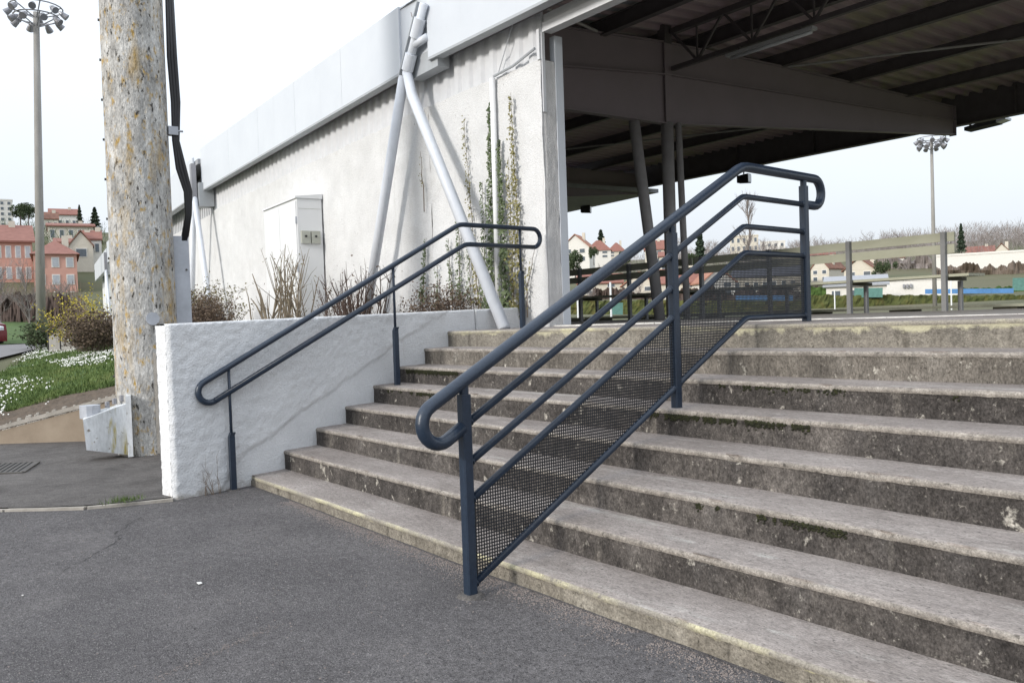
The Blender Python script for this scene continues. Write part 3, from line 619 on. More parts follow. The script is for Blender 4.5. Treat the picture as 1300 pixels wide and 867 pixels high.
# tapered cantilever beams
def main_beam(X, ys=3.3):
    mb = MB(); tf = .02; hw = .13
    top = [(ys,5.15),(5.8,5.46),(8.0,5.61),(11.3,5.70),(17.7,5.77)]; mid = [(ys,4.62),(5.8,4.90),(8.0,5.10),(11.3,5.225),(17.7,5.455)]; bot = [(ys,4.27),(5.8,4.30),(8.0,4.33),(11.3,4.62),(17.7,5.16)]
    for L1, L2 in ((top, mid), (mid, bot)):
        for (a, b_), (c, d) in zip(list(zip(L1, L2)), list(zip(L1, L2))[1:]):
            mb.hexa([(X-.012,c[0],c[1]) if 0 else (X-.012,a[0],b_[1]),(X+.012,a[0],b_[1]),(X+.012,c[0],d[1]),(X-.012,c[0],d[1]),(X-.012,a[0],a[1]),(X+.012,a[0],a[1]),(X+.012,c[0],c[1]),(X-.012,c[0],c[1])])
    o = mb.build('main_beam', 'beam', gs)
    fl = MB()
    for Ln, w_, t_ in ((top, hw, .02), (mid, .17, .02), (bot, hw, .02)):
        for (ya, za), (yb, zb) in zip(Ln, Ln[1:]): fl.bar((X,ya,za+(.011 if Ln is top else -.011 if Ln is bot else 0)), (X,yb,zb+(.011 if Ln is top else -.011 if Ln is bot else 0)), w_, t_)
    fl.bar((X,17.71,5.12),(X,17.71,5.8), hw*1.2, .02, (0,1,0)); fl.bar((X+.05,8.0,4.33),(X+.05,8.0,5.62), .02, .16, (0,1,0))
    fl.build('beam_flange', 'beam', o)
    return o
main_beam(-2.4, 3.78); main_beam(-12.4, 4.7)
for X in (-2.4, -12.4):
    b = MB(); b.tube([(X,8.0,LZ),(X,8.0,4.33)], .10, 14); b.build('column', 'column', gs, smooth=True)
    b = MB(); b.tube([(X,7.7,LZ),(X-.08,7.32,4.31)], .09, 12); b.build('column_brace', 'column', gs, smooth=True)
    b = MB(); b.tube([(X+.14,8.2,LZ),(X+.06,8.2,4.34)], .055, 10); b.build('column_brace', 'column', gs, smooth=True)
# rear edge beam
b = MB(); b.box(-14.4, 8, 17.9, 17.93, 5.38, 6.10); b.box(-14.4, 8, 17.78, 17.98, 5.355, 5.378); b.build('edge_beam', 'steel', gs)
x = -13.6
while x < 8:
    b = MB(); b.box(x-.012, x+.012, 17.80, 17.897, 5.38, 5.99); b.build('edge_stiffener', 'steel', gs); x += 2.5
# lattice girders carrying lights
def girder(X0, X1, y, zb, zt):
    b = MB(); b.bar((X0,y,zb),(X1,y,zb), .07, .07); b.bar((X0,y,zt),(X1,y,zt), .09, .09); g = b.build('lattice_girder', 'steel', gs)
    n = max(2, int((X1-X0)/1.0)); b = MB(); st_ = (X1-X0)/n
    for k in range(n):
        b.bar((X0+st_*k,y,zt),(X0+st_*(k+.5),y,zb), .035, .035); b.bar((X0+st_*(k+.5),y,zb),(X0+st_*(k+1),y,zt), .035, .035)
        b.bar((X0+st_*(k+.5),y,zb),(X0+st_*(k+.5),y,zt), .025, .025)
    b.build('lattice_web', 'steel', g)
girder(-2.3, 8, 8.06, 5.19, 5.78); girder(-12.3, -2.5, 8.06, 5.19, 5.78)
b = MB(); b.bar((-2.4,8.0,5.6),(-2.4,8.0,5.93), .16, .16); b.build('beam_saddle', 'steel', gs)
for p_, q_ in (((-2.3,11.2,5.70),(6.4,17.6,5.78)), ((-2.3,6.4,5.5),(-1.6,4.2,5.42)), ((-12.3,11.2,5.70),(-2.6,17.5,5.78))):
    b = MB(); b.tube([p_, q_], .022, 6); b.build('roof_brace', 'column', gs)
# things fixed to the roof
t = thing('strip_light', (-.4, 8.0, 5.08), 'grey fluorescent strip light slung under the lattice girder', 'strip light')
b = MB(); b.box(-1.15, .32, 7.94, 8.06, 5.055, 5.10); b.build('housing', 'tube', t)
b = MB(); b.tube([(-1.1,8.0,5.03),(.27,8.0,5.03)], .024, 8); b.build('tube', 'lampglass', t, smooth=True)
b = MB(); b.box(-.95,-.92,7.98,8.02,5.1,5.16); b.box(.08,.11,7.98,8.02,5.1,5.16); b.build('hanger', 'steel', t)
def eave_flood(x, y, z, yawd, lab, s=1.0):
    t = thing('eave_floodlight', (x, y, z), lab, 'floodlight', 'floodlights under the far eave')
    c, s_ = cos(yawd), sin(yawd)
    def R(a, b_, d): return (x+(a*c-b_*s_)*s, y+(a*s_+b_*c)*s, z+d*s)
    b = MB(); b.hexa([R(-.17,-.11,-.11),R(.17,-.11,-.14),R(.17,.11,-.14),R(-.17,.11,-.11),R(-.17,-.11,.09),R(.17,-.11,.12),R(.17,.11,.12),R(-.17,.11,.09)]); b.build('housing', 'darkgap', t)
    b = MB(); b.hexa([R(.172,-.1,-.12),R(.185,-.1,-.12),R(.185,.1,-.12),R(.172,.1,-.12),R(.172,-.1,.1),R(.185,-.1,.1),R(.185,.1,.1),R(.172,.1,.1)]); b.build('glass', 'lampglass', t)
    b = MB(); b.tube([R(0,0,.1), R(0,0,.34)], .02*s, 6); b.build('bracket', 'lampgrey', t)
eave_flood(-8.5, 18.0, 5.08, .2, 'small dark floodlight under the eave behind the handrail bend')
eave_flood(-15.4, 18.1, 5.05, .6, 'small floodlight on the far left eave beside the white pier')
t = thing('eave_floodlight', (-2.0, 18.4, 5.36), 'long flat black floodlight at the tip of the roof beam', 'floodlight', 'floodlights under the far eave')
b = MB(); b.hexa([(-2.35,18.15,5.28),(-1.65,18.15,5.32),(-1.65,18.5,5.32),(-2.35,18.5,5.28),(-2.35,18.15,5.36),(-1.65,18.15,5.44),(-1.65,18.5,5.44),(-2.35,18.5,5.36)]); b.build('housing', 'darkgap', t)
b = MB(); b.hexa([(-1.645,18.16,5.33),(-1.45,18.16,5.37),(-1.45,18.48,5.37),(-1.645,18.48,5.33),(-1.645,18.16,5.43),(-1.45,18.16,5.42),(-1.45,18.48,5.42),(-1.645,18.48,5.43)]); b.build('end_cap', 'lampglass', t)
b = MB(); b.tube([(-2.2,18.3,5.36),(-2.35,18.0,5.5)], .018, 6); b.build('bracket', 'steel', t)

# further bays of the stand, each turned a little more
def far_bay(org, ang, L, dz, lab):
    t = thing('grandstand', (org[0], org[1], 0), lab, 'grandstand')
    ee = Vector((-cos(ang), sin(ang), 0)); oo = Vector((-sin(ang), -cos(ang), 0)); O = Vector((org[0], org[1], dz))
    F = lambda s, tt_, z: O+ee*s+oo*tt_+Vector((0,0,z))
    b = MB(); fbox(b, F, 0, L, -.25, 0, -.5, PT); b.build('rear_wall', 'facade', t)
    b = MB(); s = 0
    while s < L:
        fbox(b, F, s+.05, min(L, s+.16), -.04, -.012, PT+.002, 5.1); s += .25
    fbox(b, F, 0, L, -.2, -.045, PT+.002, 5.1); b.build('ribbed_cladding', 'clad', t)
    for a in range(4): b = MB(); fbox(b, F, .3+(L-.4)*a/4, .296+(L-.4)*(a+1)/4, .32, .36, FB, FT); b.build('fascia_panel', 'fascia', t)
    b = MB(); fbox(b, F, .3, L, .2, .366, FB-.03, FB-.002); b.build('fascia_lip', 'fascia_grey', t)
    b = MB(); fbox(b, F, 0, L, -14, .3, 5.22, 5.34); b.build('roof', 'greyroof', t)
    b = MB(); fbox(b, F, -.18, .2, .0, .34, 4.2, 4.75); b.build('bracket', 'fascia_grey', t)
    b = MB(); fbox(b, F, -.1, .08, .37, .48, 4.3, 5.2); b.build('strut_head', 'lampgrey', t)
    for sx_ in (-1, 1): b = MB(); b.tube([F(.0+.05*sx_,.42,4.4), F(1.45*sx_,.36,.6)], .066, 10); b.build('support_strut', 'strut', t, smooth=True)
    b = MB(); fbox(b, F, L-.05, L+.0, -13.9, -.26, -.5, 5.2); b.build('side_wall', 'clad', t)
    return F(L, 0, 0)
p = F1(BL, 0, 0); a = ANG1
p = far_bay((p.x, p.y), .105, 10.4, -.05, 'second white grandstand bay just right of the concrete mast'); p = far_bay((p.x, p.y), .13, 10.6, -.12, 'third white grandstand bay just left of the concrete mast')
p = far_bay((p.x, p.y), .15, 10.6, -.35, 'farthest white grandstand bay, small, beside the yellow bush')

# ================================================================== CABINET, MAST AND ITS FITTINGS
cb = thing('meter_cabinet', (-7.2, 3.6, 1.1), 'tall white electrical cabinet standing against the roughcast wall', 'cabinet')
CF = lambda s, t, z: F1(s, t, z)
s0c, s1c, tc0, tc1 = 3.86, 5.62, .03, .46
b = MB(); fbox(b, CF, s0c, s1c, tc0, tc1, 1.0, 3.37); weighted(b.build('body', 'whitebox', cb))
b = MB(); b.hexa([CF(s0c-.02,tc0-.01,3.373),CF(s1c+.03,tc0-.01,3.373),CF(s1c+.03,tc1+.03,3.373),CF(s0c-.02,tc1+.03,3.373),CF(s0c-.02,tc0-.01,3.46),CF(s1c+.03,tc0-.01,3.46),CF(s1c+.03,tc1+.03,3.405),CF(s0c-.02,tc1+.03,3.405)]); b.build('roof_cap', 'whitebox', cb)
for a, c in ((s0c+.03,(s0c+s1c)/2-.006),((s0c+s1c)/2+.006,s1c-.03)):
    b = MB(); fbox(b, CF, a, c, tc1+.001, tc1+.016, 1.1, 3.33); b.build('door', 'whitebox', cb)
b = MB(); fbox(b, CF, (s0c+s1c)/2+.05, (s0c+s1c)/2+.09, tc1+.017, tc1+.04, 2.1, 2.3); b.build('handle', 'metergrey', cb)
for k in range(3):
    b = MB(); fbox(b, CF, s0c+.012, s0c+.03, tc1+.0, tc1+.028, 1.35+.8*k, 1.47+.8*k); b.build('hinge', 'galv', cb)
b = MB(); fbox(b, CF, s0c-.003, s0c-.0005, tc0+.02, tc1-.02, 3.20, 3.206); fbox(b, CF, s0c-.003, s0c-.0005, tc0+.02, tc1-.02, 1.2, 1.206); b.build('panel_seam', 'metergrey', cb)
for k in range(2):
    b = MB(); t_a = tc0+.055+.175*k; b.hexa([CF(s0c-.045,t_a,2.62),CF(s0c-.001,t_a,2.62),CF(s0c-.001,t_a+.155,2.62),CF(s0c-.045,t_a+.155,2.62),CF(s0c-.045,t_a,2.83),CF(s0c-.001,t_a,2.83),CF(s0c-.001,t_a+.155,2.83),CF(s0c-.045,t_a+.155,2.83)]); mbx = b.build('meter_box', 'metergrey', cb)
    b = MB(); p = CF(s0c-.046, t_a+.08, 2.74); b.tube([p, p+Vector((.012,0,0))], .02, 8); b.build('lock', 'darkgap', mbx)

PX, PY, PR = -2.66, -.10, .325
mp_ = thing('concrete_mast', (PX, PY, -.05), 'thick concrete mast blotched with orange lichen beside the white wall', 'mast')
b = MB()
def mf(u, v):
    a = 2*pi*u; z = -.1+9.1*v; r = PR*(1-.008*z)+.004*fbm(cos(a)*3, sin(a)*3, z*.6, 1.3)+.0035*fbm(cos(a)*9, sin(a)*9, z*3, 1)
    flute = -.006*max(0, cos(a*14))**6
    return (PX+(r+flute)*cos(a), PY+(r+flute)*sin(a), z)
b.grid(mf, 84, 160); b.build('shaft', 'mast', mp_, smooth=True)
vdir = (Vector((CAM.x-PX, CAM.y-PY, 0))).normalized(); vs_ = Vector((-vdir.y, vdir.x, 0))   # towards the steps, and to the right of them
def PP(fr, side, z): return Vector((PX, PY, z))+vdir*fr+vs_*side
for k, z in enumerate([.35+.42*i for i in range(12)]):
    b = MB(); p = PP(-.02,-PR*(1-.008*z)+.0,z); b.tube([p+vs_*.02, p-vs_*.018], .014, 6); b.build('bolt', 'rust', mp_)
b = MB(); p = PP(PR-.012, .10, 1.14) ; p = PP(sqrt(PR**2-.07**2)-.008, .07, 1.37); nrm_ = (p-Vector((PX,PY,1.37))).normalized(); b.tube([p, p+nrm_*.025], .068, 18); b.build('inspection_cap', 'galv', mp_)
b = MB(); b.prism([PP(.28,.06,-.05),PP(.275,.19,-.05),PP(.275,.19,.95),PP(.28,.06,1.02)], vdir*.045); b.build('base_render', 'kerb', mp_)
# cables with their clamp and the grey duct
t = thing('cable_bundle', tuple(PP(0,.42,1.9)), 'black power cables hanging down the right side of the concrete mast', 'cable')
for dx in (0,.035,.07):
    b = MB(); b.tube([PP(.05,PR+.045+dx*.5,5.2),PP(.05,PR+.03+dx*.9,4.2),PP(.05,PR+.05+dx*.8,3.72),PP(.05,PR+.045+dx*.5,3.30),PP(.05,PR+.07+dx,3.0),PP(.05,PR+.14+dx*.7,2.75),PP(.03,PR+.145+dx*.4,2.5),PP(.0,PR+.09+dx*.5,2.22)], .023, 8); b.build('cable_strand', 'cable', t, smooth=True)
b = MB(); b.box(*(lambda p: (p.x-.05,p.x+.05,p.y-.05,p.y+.05,p.z-.045,p.z+.045))(PP(.05,PR+.03,3.40))); b.tube([PP(.07,PR+.02,3.4),PP(.07,PR+.14,3.4)], .012, 6); b.build('clamp', 'galv', t)
t = thing('cable_duct', tuple(PP(-.1,.42,0)), 'grey steel cable duct standing right behind the concrete mast', 'duct')
b = MB(); b.prism([PP(-.16,.30,-.05),PP(-.16,.475,-.05),PP(.02,.475,-.05),PP(.02,.30,-.05)], (0,0,2.32)); weighted(b.build('casing', 'galv', t))
for z in (1.3,1.9): b = MB(); p = PP(.02,.44,z); b.tube([p,p+vdir*.012], .012, 6); b.build('screw', 'rust', t)
b = MB(); b.tube([PP(.0,PR-.02,2.25),PP(.0,PR-.02,5.5)], .012, 6); b.build('earth_strap', 'rust', t)
# steel wedge box bolted to the mast foot
t = thing('anchor_box', tuple(PP(.2,-.5,0)), 'rust streaked white steel wedge box bolted to the mast foot', 'steel box')
def WB(fr, s_, z): return PP(fr, s_, z)
b = MB(); b.hexa([WB(.15,-.60,.02),WB(.42,-.60,.06),WB(.30,-.22,-.04),WB(.05,-.22,-.04),WB(.12,-.62,.40),WB(.42,-.62,.37),WB(.30,-.20,.50),WB(.05,-.20,.50)]); weighted(b.build('body', 'stained', t))
b = MB(); b.hexa([WB(.02,-.22,-.05),WB(.40,-.22,-.05),WB(.40,-.17,-.05),WB(.02,-.17,-.05),WB(.02,-.22,.60),WB(.40,-.22,.58),WB(.40,-.17,.58),WB(.02,-.17,.60)]); b.build('back_plate', 'stained', t)
b = MB(); b.tube([WB(.26,-.56,.37),WB(.26,-.56,.50)], .10, 12); b.build('cap', 'galv', t)
for k in range(3):
    b = MB(); p = WB(.2,-.40+.07*k,.46+.03*k); b.tube([p,p+Vector((0,0,.06))], .024, 6); b.build('nut', 'lampgrey', t)

# ================================================================== LEFT BANK
kw = thing('bank_wall', (-4.6,-.6,0), 'low tan retaining wall with pale sloping coping left of the mast', 'retaining wall')
A = Vector((-5.0,-1.35,-.06)); Bp = Vector((-3.45,.62,-.06)); Adir = (Bp-A).normalized(); AX = Vector((-Adir.y, Adir.x, 0))
A0 = A-Adir*2.0
tz = lambda s: -.03+.26*max(0, s-1.9)
b = MB(); Lw = (Bp-A0).length
def kwp(s, o_, z): p = A0+Adir*s+AX*o_; return (p.x, p.y, z)
b.hexa([kwp(1.6,.0,-.2),kwp(Lw,.0,-.2),kwp(Lw,.14,-.2),kwp(1.6,.14,-.2),kwp(1.6,.0,tz(1.6)),kwp(Lw,.0,tz(Lw)),kwp(Lw,.14,tz(Lw)),kwp(1.6,.14,tz(1.6))]); b.build('wall_face', 'tanwall', kw)
b = MB(); b.hexa([kwp(1.5,-.02,tz(1.6)+.001),kwp(Lw,-.02,tz(Lw)+.001),kwp(Lw,.16,tz(Lw)+.001),kwp(1.5,.16,tz(1.6)+.001),kwp(1.5,-.02,tz(1.6)+.045),kwp(Lw,-.02,tz(Lw)+.055),kwp(Lw,.16,tz(Lw)+.055),kwp(1.5,.16,tz(1.6)+.045)]); b.build('coping', 'kerb', kw)

# ------------------------------------------------------------------ far terrain
PROF_L = [(0,-.9),(9,-.6),(13,-.15),(16,.15),(24,.55),(40,1.1),(62,1.9),(80,3.0),(110,6),(150,14),(190,20),(260,29),(330,31),(700,30),(2400,30)]
PROF_R = [(0,-3),(14,-2.5),(22,-1.5),(50,0),(75,1.0),(120,2.3),(160,5),(200,9),(300,20),(400,27),(700,30),(2400,25)]
PROF_B = [(0,-.9),(16,-.5),(60,-.3),(2400,2)]
def lerp(P, r):
    for (a, za), (c, zc) in zip(P, P[1:]):
        if r <= c: return za+(zc-za)*max(0, (r-a))/(c-a)
    return P[-1][1]
def sstep(a, c, x): t = max(0, min(1, (x-a)/(c-a))); return t*t*(3-2*t)
def terrain(x, y):
    dx, dy = x-CAM.x, y-CAM.y; r = hypot(dx, dy); az = math.degrees(atan2(dx, dy))
    wl = 1-sstep(-70, -58, az); z = lerp(PROF_L, r)*wl+lerp(PROF_R, r)*(1-wl)
    back = max(sstep(-10, 40, az), 1-sstep(-130, -105, az)); z = z*(1-back)+lerp(PROF_B, r)*back
    return z + (.02*r**.5*fbm(x, y, 1, .03) if r > 60 else 0)
b = MB(); RS = [0,6,10,13,16,20,24,30,36,44,54,66,80,95,112,130,150,172,196,224,256,290,330,380,440,520,640,850,1200,2400]; NA = 220
vs = []
for r in RS[1:]:
    for k in range(NA):
        a = 2*pi*k/NA; x, y = CAM.x+sin(a)*r, CAM.y+cos(a)*r; vs.append((x, y, terrain(x, y)))
vs.append((CAM.x, CAM.y, -.95)); n = NA; fs = []
for j in range(len(RS)-2):
    for k in range(n): fs.append((j*n+k, (j+1)*n+k, (j+1)*n+(k+1) % n, j*n+(k+1) % n))
for k in range(n): fs.append((len(vs)-1, k, (k+1) % n))
b.add(vs, fs); b.build('terrain', 'field', kind='structure', smooth=True, label='green and brown hillside terrain around the town', cat='terrain')

# lawn bank between the road and the grandstand
Lc = [(-5.09,-1.17,-.05),(-7.5,-2.0,.03),(-11,-1.6,.17),(-14.8,-.13,.44),(-22.6,1.5,.72),(-30,3.2,.98)]
Uc = [(-3.54,.73,.58),(-6,1.7,.84),(-10,2.3,.95),(-13,2.8,1.0),(-22,3.8,1.1),(-31,4.8,1.2)]
def curve(P, s):
    n_ = (len(P)-1)*s; i = min(int(n_), len(P)-2); f = n_-i; return [P[i][k]+(P[i+1][k]-P[i][k])*f for k in range(3)]
def bank(s, t):
    a, c = curve(Lc, s), curve(Uc, s); t2 = t
    return (a[0]+(c[0]-a[0])*t, a[1]+(c[1]-a[1])*t, a[2]+(c[2]-a[2])*t2+.03*fbm(a[0]+t, t*3, 2, 1.1))
b = MB(); b.grid(bank, 110, 30); b.build('lawn', 'lawn', kind='structure', smooth=True, label='sloping green lawn bank at the left', cat='lawn')
b = MB()
for s0_, s1_ in ((0,.15),):
    b.grid(lambda u, v: (lambda p: (p[0], p[1], p[2]+.018+.02*fbm(p[0], p[1], 3, 7)))(bank(s0_+(s1_-s0_)*u, v)), 30, 50)
b.build('bare_earth', 'soil', kind='structure', smooth=True, label='bare brown earth strip between lawn and retaining wall', cat='earth')
b = MB()
for _ in range(420):
    p = bank(random.uniform(.0,.07), random.random()); s_ = random.uniform(.012,.04)
    b.tube([(p[0],p[1],p[2]+.0),(p[0]+s_*.2,p[1],p[2]+.02+s_*.9)], [s_, s_*.5], 5)
b.build('edge_stones', 'kerb', kind='stuff', label='small grey stones along the bank edge above the coping', cat='stones')
b = MB()
for _ in range(30000):
    s = .14+.74*random.random()**1.4; t = random.random(); p = bank(s, t); h = random.uniform(.03,.075)
    a = random.random()*6.3; dx, dy = cos(a)*.012, sin(a)*.012; lx_, ly_ = random.gauss(0,.025), random.gauss(0,.025)
    b.add([(p[0]-dx,p[1]-dy,p[2]-.01),(p[0]+dx,p[1]+dy,p[2]-.01),(p[0]+lx_,p[1]+ly_,p[2]+h)], [(0,1,2)])
b.build('grass', 'grass', kind='stuff', label='short spring grass on the lawn bank', cat='grass')
b = MB()
for _ in range(6500):
    s, t = .10+.75*random.random(), random.random()
    p = bank(s, t)
    if fbm(p[0]*.6, p[1]*2.0, 7, .5) < -.22+.55*random.random(): continue
    s_ = random.uniform(.008,.017); z = p[2]+.070
    b.add([(p[0]-s_,p[1],z),(p[0],p[1],z-s_),(p[0]+s_,p[1],z),(p[0],p[1],z+s_),(p[0],p[1]-s_,z),(p[0],p[1]+s_,z)], [(0,4,3),(4,2,3),(2,5,3),(5,0,3),(0,1,4),(4,1,2)])
b.build('daisies', 'daisy', kind='stuff', label='drifts of white daisies on the lawn bank', cat='daisies')
# road at the far left
rc = [(-9,-6.5),(-13,-4.2),(-17,-2.2),(-24,.3),(-32,1.9),(-44,3.6),(-60,4.2)]
b = MB()
def roadf(u, v):
    p = curve([(x, y, 0) for x, y in rc], u); q_ = curve([(x, y, 0) for x, y in rc], min(1, u+.01)); p0 = curve([(x, y, 0) for x, y in rc], max(0, u-.01))
    d = Vector((q_[0]-p0[0], q_[1]-p0[1], 0)).normalized(); nn = Vector((-d.y, d.x, 0)); x, y = p[0]+nn.x*(v-.5)*3.6, p[1]+nn.y*(v-.5)*3.6
    return (x, y, terrain(p[0], p[1])+.06)
b.grid(roadf, 60, 4); b.build('road', 'road', kind='structure', smooth=True, label='narrow grey road beyond the lawn at the far left', cat='road')
b = MB(); b.grid(lambda u, v: (lambda x, y: (x, y, terrain(x, y)+.08+.02*fbm(x, y, 0, 1)))(*(lambda c, d: bearing(c, d))(-30+150*u, 34+30*v)), 30, 20)
b.build('verge', 'lawn', kind='structure', smooth=True, label='green grass verge in front of the brown hedge', cat='verge')

# ------------------------------------------------------------------ planting
def stem_tube(b, p, d, L, r, n=3, segs=3, wob=.12):
    pts = [Vector(p)]; d = Vector(d).normalized(); rs = [r]
    for k in range(segs):
        d = (d+Vector((random.gauss(0,wob), random.gauss(0,wob), random.gauss(0,wob*.5)))).normalized(); pts.append(pts[-1]+d*L/segs); rs.append(r*(1-.75*(k+1)/segs))
    b.tube(pts, rs, n, cap=False); return pts, d
def cane_shrub(x, y, z, wd, dp, hgt, n, m, lab, leafm=None, nl=0, fan=.25, rad=.011, sub=2):
    t = thing('cane_shrub', (x, y, z), lab, 'shrub', 'bare shrubs in the planting bed')
    b = MB(); tips = []
    for _ in range(n):
        a = (x+random.uniform(-wd,wd), y+random.uniform(-dp,dp), z-.05); L = hgt*random.uniform(.55,1.05)
        pts, d = stem_tube(b, a, ((a[0]-x)/max(wd,.1)*fan+random.gauss(0,.10), random.gauss(0,.12), 1), L, rad*random.uniform(.6,1.3), 5, 5, .09)
        for _ in range(sub):
            j = random.randint(1, 4); q_, _d = stem_tube(b, pts[j], (random.gauss(0,.5), random.gauss(0,.4), 1), L*random.uniform(.2,.42), rad*.45, 4, 3, .12); tips += q_[1:]
        tips += pts[2:]
    b.build('canes', m, t)
    if nl:
        b = MB()
        for _ in range(nl):
            p = random.choice(tips)+Vector((random.gauss(0,.05), random.gauss(0,.05), random.gauss(0,.05))); b.leaf(p, random.uniform(.012,.026))
        b.build('leaves', leafm, t)
    return t
def twig_bush(x, y, z, rx, ry, h, n, m, leafm, nl, lab, cat='bush', group=None, ls=.02, name='bush', low=0):
    t = thing(name, (x, y, z), lab, cat, group)
    b = MB(); tips = []
    for _ in range(n):
        a = random.random()*6.3; rr = random.random()**.5*.7
        p = (x+rx*rr*cos(a)*.8, y+ry*rr*sin(a)*.8, z); pts, d = stem_tube(b, p, (cos(a)*rr*.7+random.gauss(0,.2), sin(a)*rr*.7+random.gauss(0,.2), 1), h*random.uniform(.6,1.0)*(1-.45*rr*rr), .006*h**.5, 3, 3, .2)
        for _ in range(4):
            q_, _d = stem_tube(b, random.choice(pts[1:]), (random.gauss(0,1), random.gauss(0,1), random.uniform(-.1,1)), h*random.uniform(.15,.4), .0035*h**.5, 3, 2, .3); tips += q_[1:]
        tips += pts[1:]
    b.build('branches', m, t); b = MB()
    for _ in range(nl):
        p = random.choice(tips)+Vector((random.gauss(0,.06)*rx, random.gauss(0,.06)*ry, random.gauss(0,.05)*h)); b.leaf(p, random.uniform(.6,1.3)*ls)
    b.build('foliage', leafm, t); return t
bedz = 1.1
cane_shrub(-6.9, 2.95, bedz, .42, .12, 1.30, 12, 'twig_pale', 'tall pale bare canes in front of the white cabinet, left clump', fan=.5, rad=.023, sub=2)
cane_shrub(-5.75, 2.95, bedz, .36, .2, 1.48, 27, 'twig_pale', 'dense pale bare canes at the right corner of the white cabinet', 'oliveleaf', 90, .22, .016, 2)
cane_shrub(-4.75, 3.1, bedz, .35, .2, .85, 16, 'twig_dark', 'short sparse dark twigs right of the cabinet canes', 'brownleaf', 150, .4, .010, 3)
cane_shrub(-3.75, 3.0, bedz, .55, .22, 1.0, 52, 'twig_dark', 'dark cut-back shrub at the foot of the left support strut', 'brownleaf', 300, .4, .013, 3)
twig_bush(-10.0, 2.9, bedz-.05, 1.0, .45, 1.12, 70, 'twig', 'oliveleaf', 2600, 'rounded olive and brown bush in the bed left of the cabinet', ls=.025)
twig_bush(-9.2, 2.4, bedz-.05, 1.9, .35, .86, 150, 'twig_dark', 'brownleaf', 9000, 'long low brown-leaved hedge in the bed left of the cabinet', 'hedge', ls=.022, name='low_hedge')
cane_shrub(-10.9, 2.5, bedz-.1, .3, .1, 1.35, 6, 'twig_dark', 'few dark bare stems standing above the low brown hedge', None, 0, .4, .02, 3)
twig_bush(-1.75, 3.15, bedz, .62, .18, .64, 70, 'twig_dark', 'brownleaf', 2400, 'low brown bush against the wall left of the right strut', ls=.017)
twig_bush(-2.7, 3.2, bedz, .35, .15, .42, 22, 'twig', 'brownleaf', 420, 'small thin brown bush under the leftmost climbers', ls=.016)
# climbers on the wall: (x bottom, z bottom, x top, z top, leaves per metre, colour, size)
CL = [(-1.45,1.40,-1.62,3.72,70,'ivyy',.018,'slender yellowish climber left of the drain pipe'),
      (-1.17,1.3,-1.06,3.78,150,'ivyg',.022,'tall dense green climber just left of the drain pipe'),
      (-1.30,1.3,-1.28,2.9,80,'ivyg',.017,'shorter green climber two stems left of the drain pipe'),
      (-.88,1.25,-.90,3.32,170,'ivyg',.023,'thick green climber just right of the drain pipe'),
      (-.74,1.3,-.74,3.1,90,'ivyy',.018,'thin yellow-green climber between the thick ones right of the pipe'),
      (-.60,1.3,-.66,3.82,130,'ivyy',.021,'tall yellow climber farthest right beneath the pier corner'),
      (-1.85,1.5,-1.80,2.62,85,'ivyg',.018,'short green climber behind the bend of the wall handrail'),
      (-2.02,1.5,-2.06,2.3,80,'ivyg',.016,'short climber left of the right support strut'),
      (-2.75,1.5,-2.60,2.35,110,'ivyg',.020,'bright green short climber left of the struts foot bush'),
      (-2.4,1.4,-2.32,2.0,60,'ivyg',.016,'tiny green climber in the middle of the short ones'),
      (-1.62,1.45,-1.60,2.2,60,'ivyg',.015,'tiny green climber beside the right support strut'),
      (-.50,1.55,-.30,2.05,60,'ivyy',.014,'small leaning yellow sprig at the pier foot'),
      (-2.62,3.0,-2.66,3.5,36,'ivyy',.012,'dry detached climber fragment high on the wall between the struts')]
for xa, za, xb, zb, dens, m, sz, lab in CL:
    t = thing('climber', (xa, YW-.04, za), lab, 'climbing plant', 'climbers on the roughcast wall')
    n_ = int((zb-za)/.06)+2; pts = []
    for k in range(n_+1):
        f = k/n_; pts.append((xa+(xb-xa)*f+.018*fbm(f*4, xa, 1, 1.5), YW-.035-.012*random.random(), za-.3*(k == 0)+(zb-za)*f))
    b = MB(); b.tube(pts, [.008*(1-.7*k/n_) for k in range(n_+1)], 4, cap=False); b.build('stem', 'twig', t)
    b = MB()
    for _ in range(int(dens*(2.6 if m == 'ivyg' else 1.7)*(zb-za))):
        f = random.random()**1.15; k = min(int(f*n_), n_-1); p = Vector(pts[max(1,k)] if k else pts[1]); wdt = (.014+.035*(1-f)*(sz/.02)**2)
        b.leaf(p+Vector((random.gauss(0,wdt), -.012-abs(random.gauss(0,.012)), random.gauss(0,.035))), sz*1.45*random.uniform(.6,1.15)*(1-.3*f), (0,-1,.3))
    b.build('leaves', m, t)
# dry weed at the foot of the low wall
t = thing('dry_weed', (.12,-.40,G0), 'dry leafless weed growing at the foot of the low white wall', 'weed')
b = MB()
for k in range(9):
    p = (wall_x(-.35)+.03+random.uniform(0,.04), -.36+random.uniform(-.08,.1), G0); pts, d = stem_tube(b, p, (.05, -.35+random.uniform(-.2,.5), 1), random.uniform(.12,.36), .0028, 4, 5, .16)
    for _ in range(2): stem_tube(b, random.choice(pts[1:]), (0, random.gauss(0,1), .7), random.uniform(.04,.12), .0016, 3, 2, .2)
b.build('stems', 'twig', t)
t = thing('grass_tuft', (.0,-1.25,-.05), 'small tuft of grass growing on the kerb', 'grass tuft')
b = MB()
for _ in range(170):
    x, y = .10+random.gauss(0,.035), -1.0+random.gauss(0,.07); h = random.uniform(.015,.05); a = random.random()*6.3
    b.add([(x-.003*cos(a),y-.003*sin(a),-.05),(x+.003*cos(a),y+.003*sin(a),-.05),(x+random.gauss(0,.015),y+random.gauss(0,.015),-.045+h)], [(0,1,2)])
b.build('blades', 'grass', t)

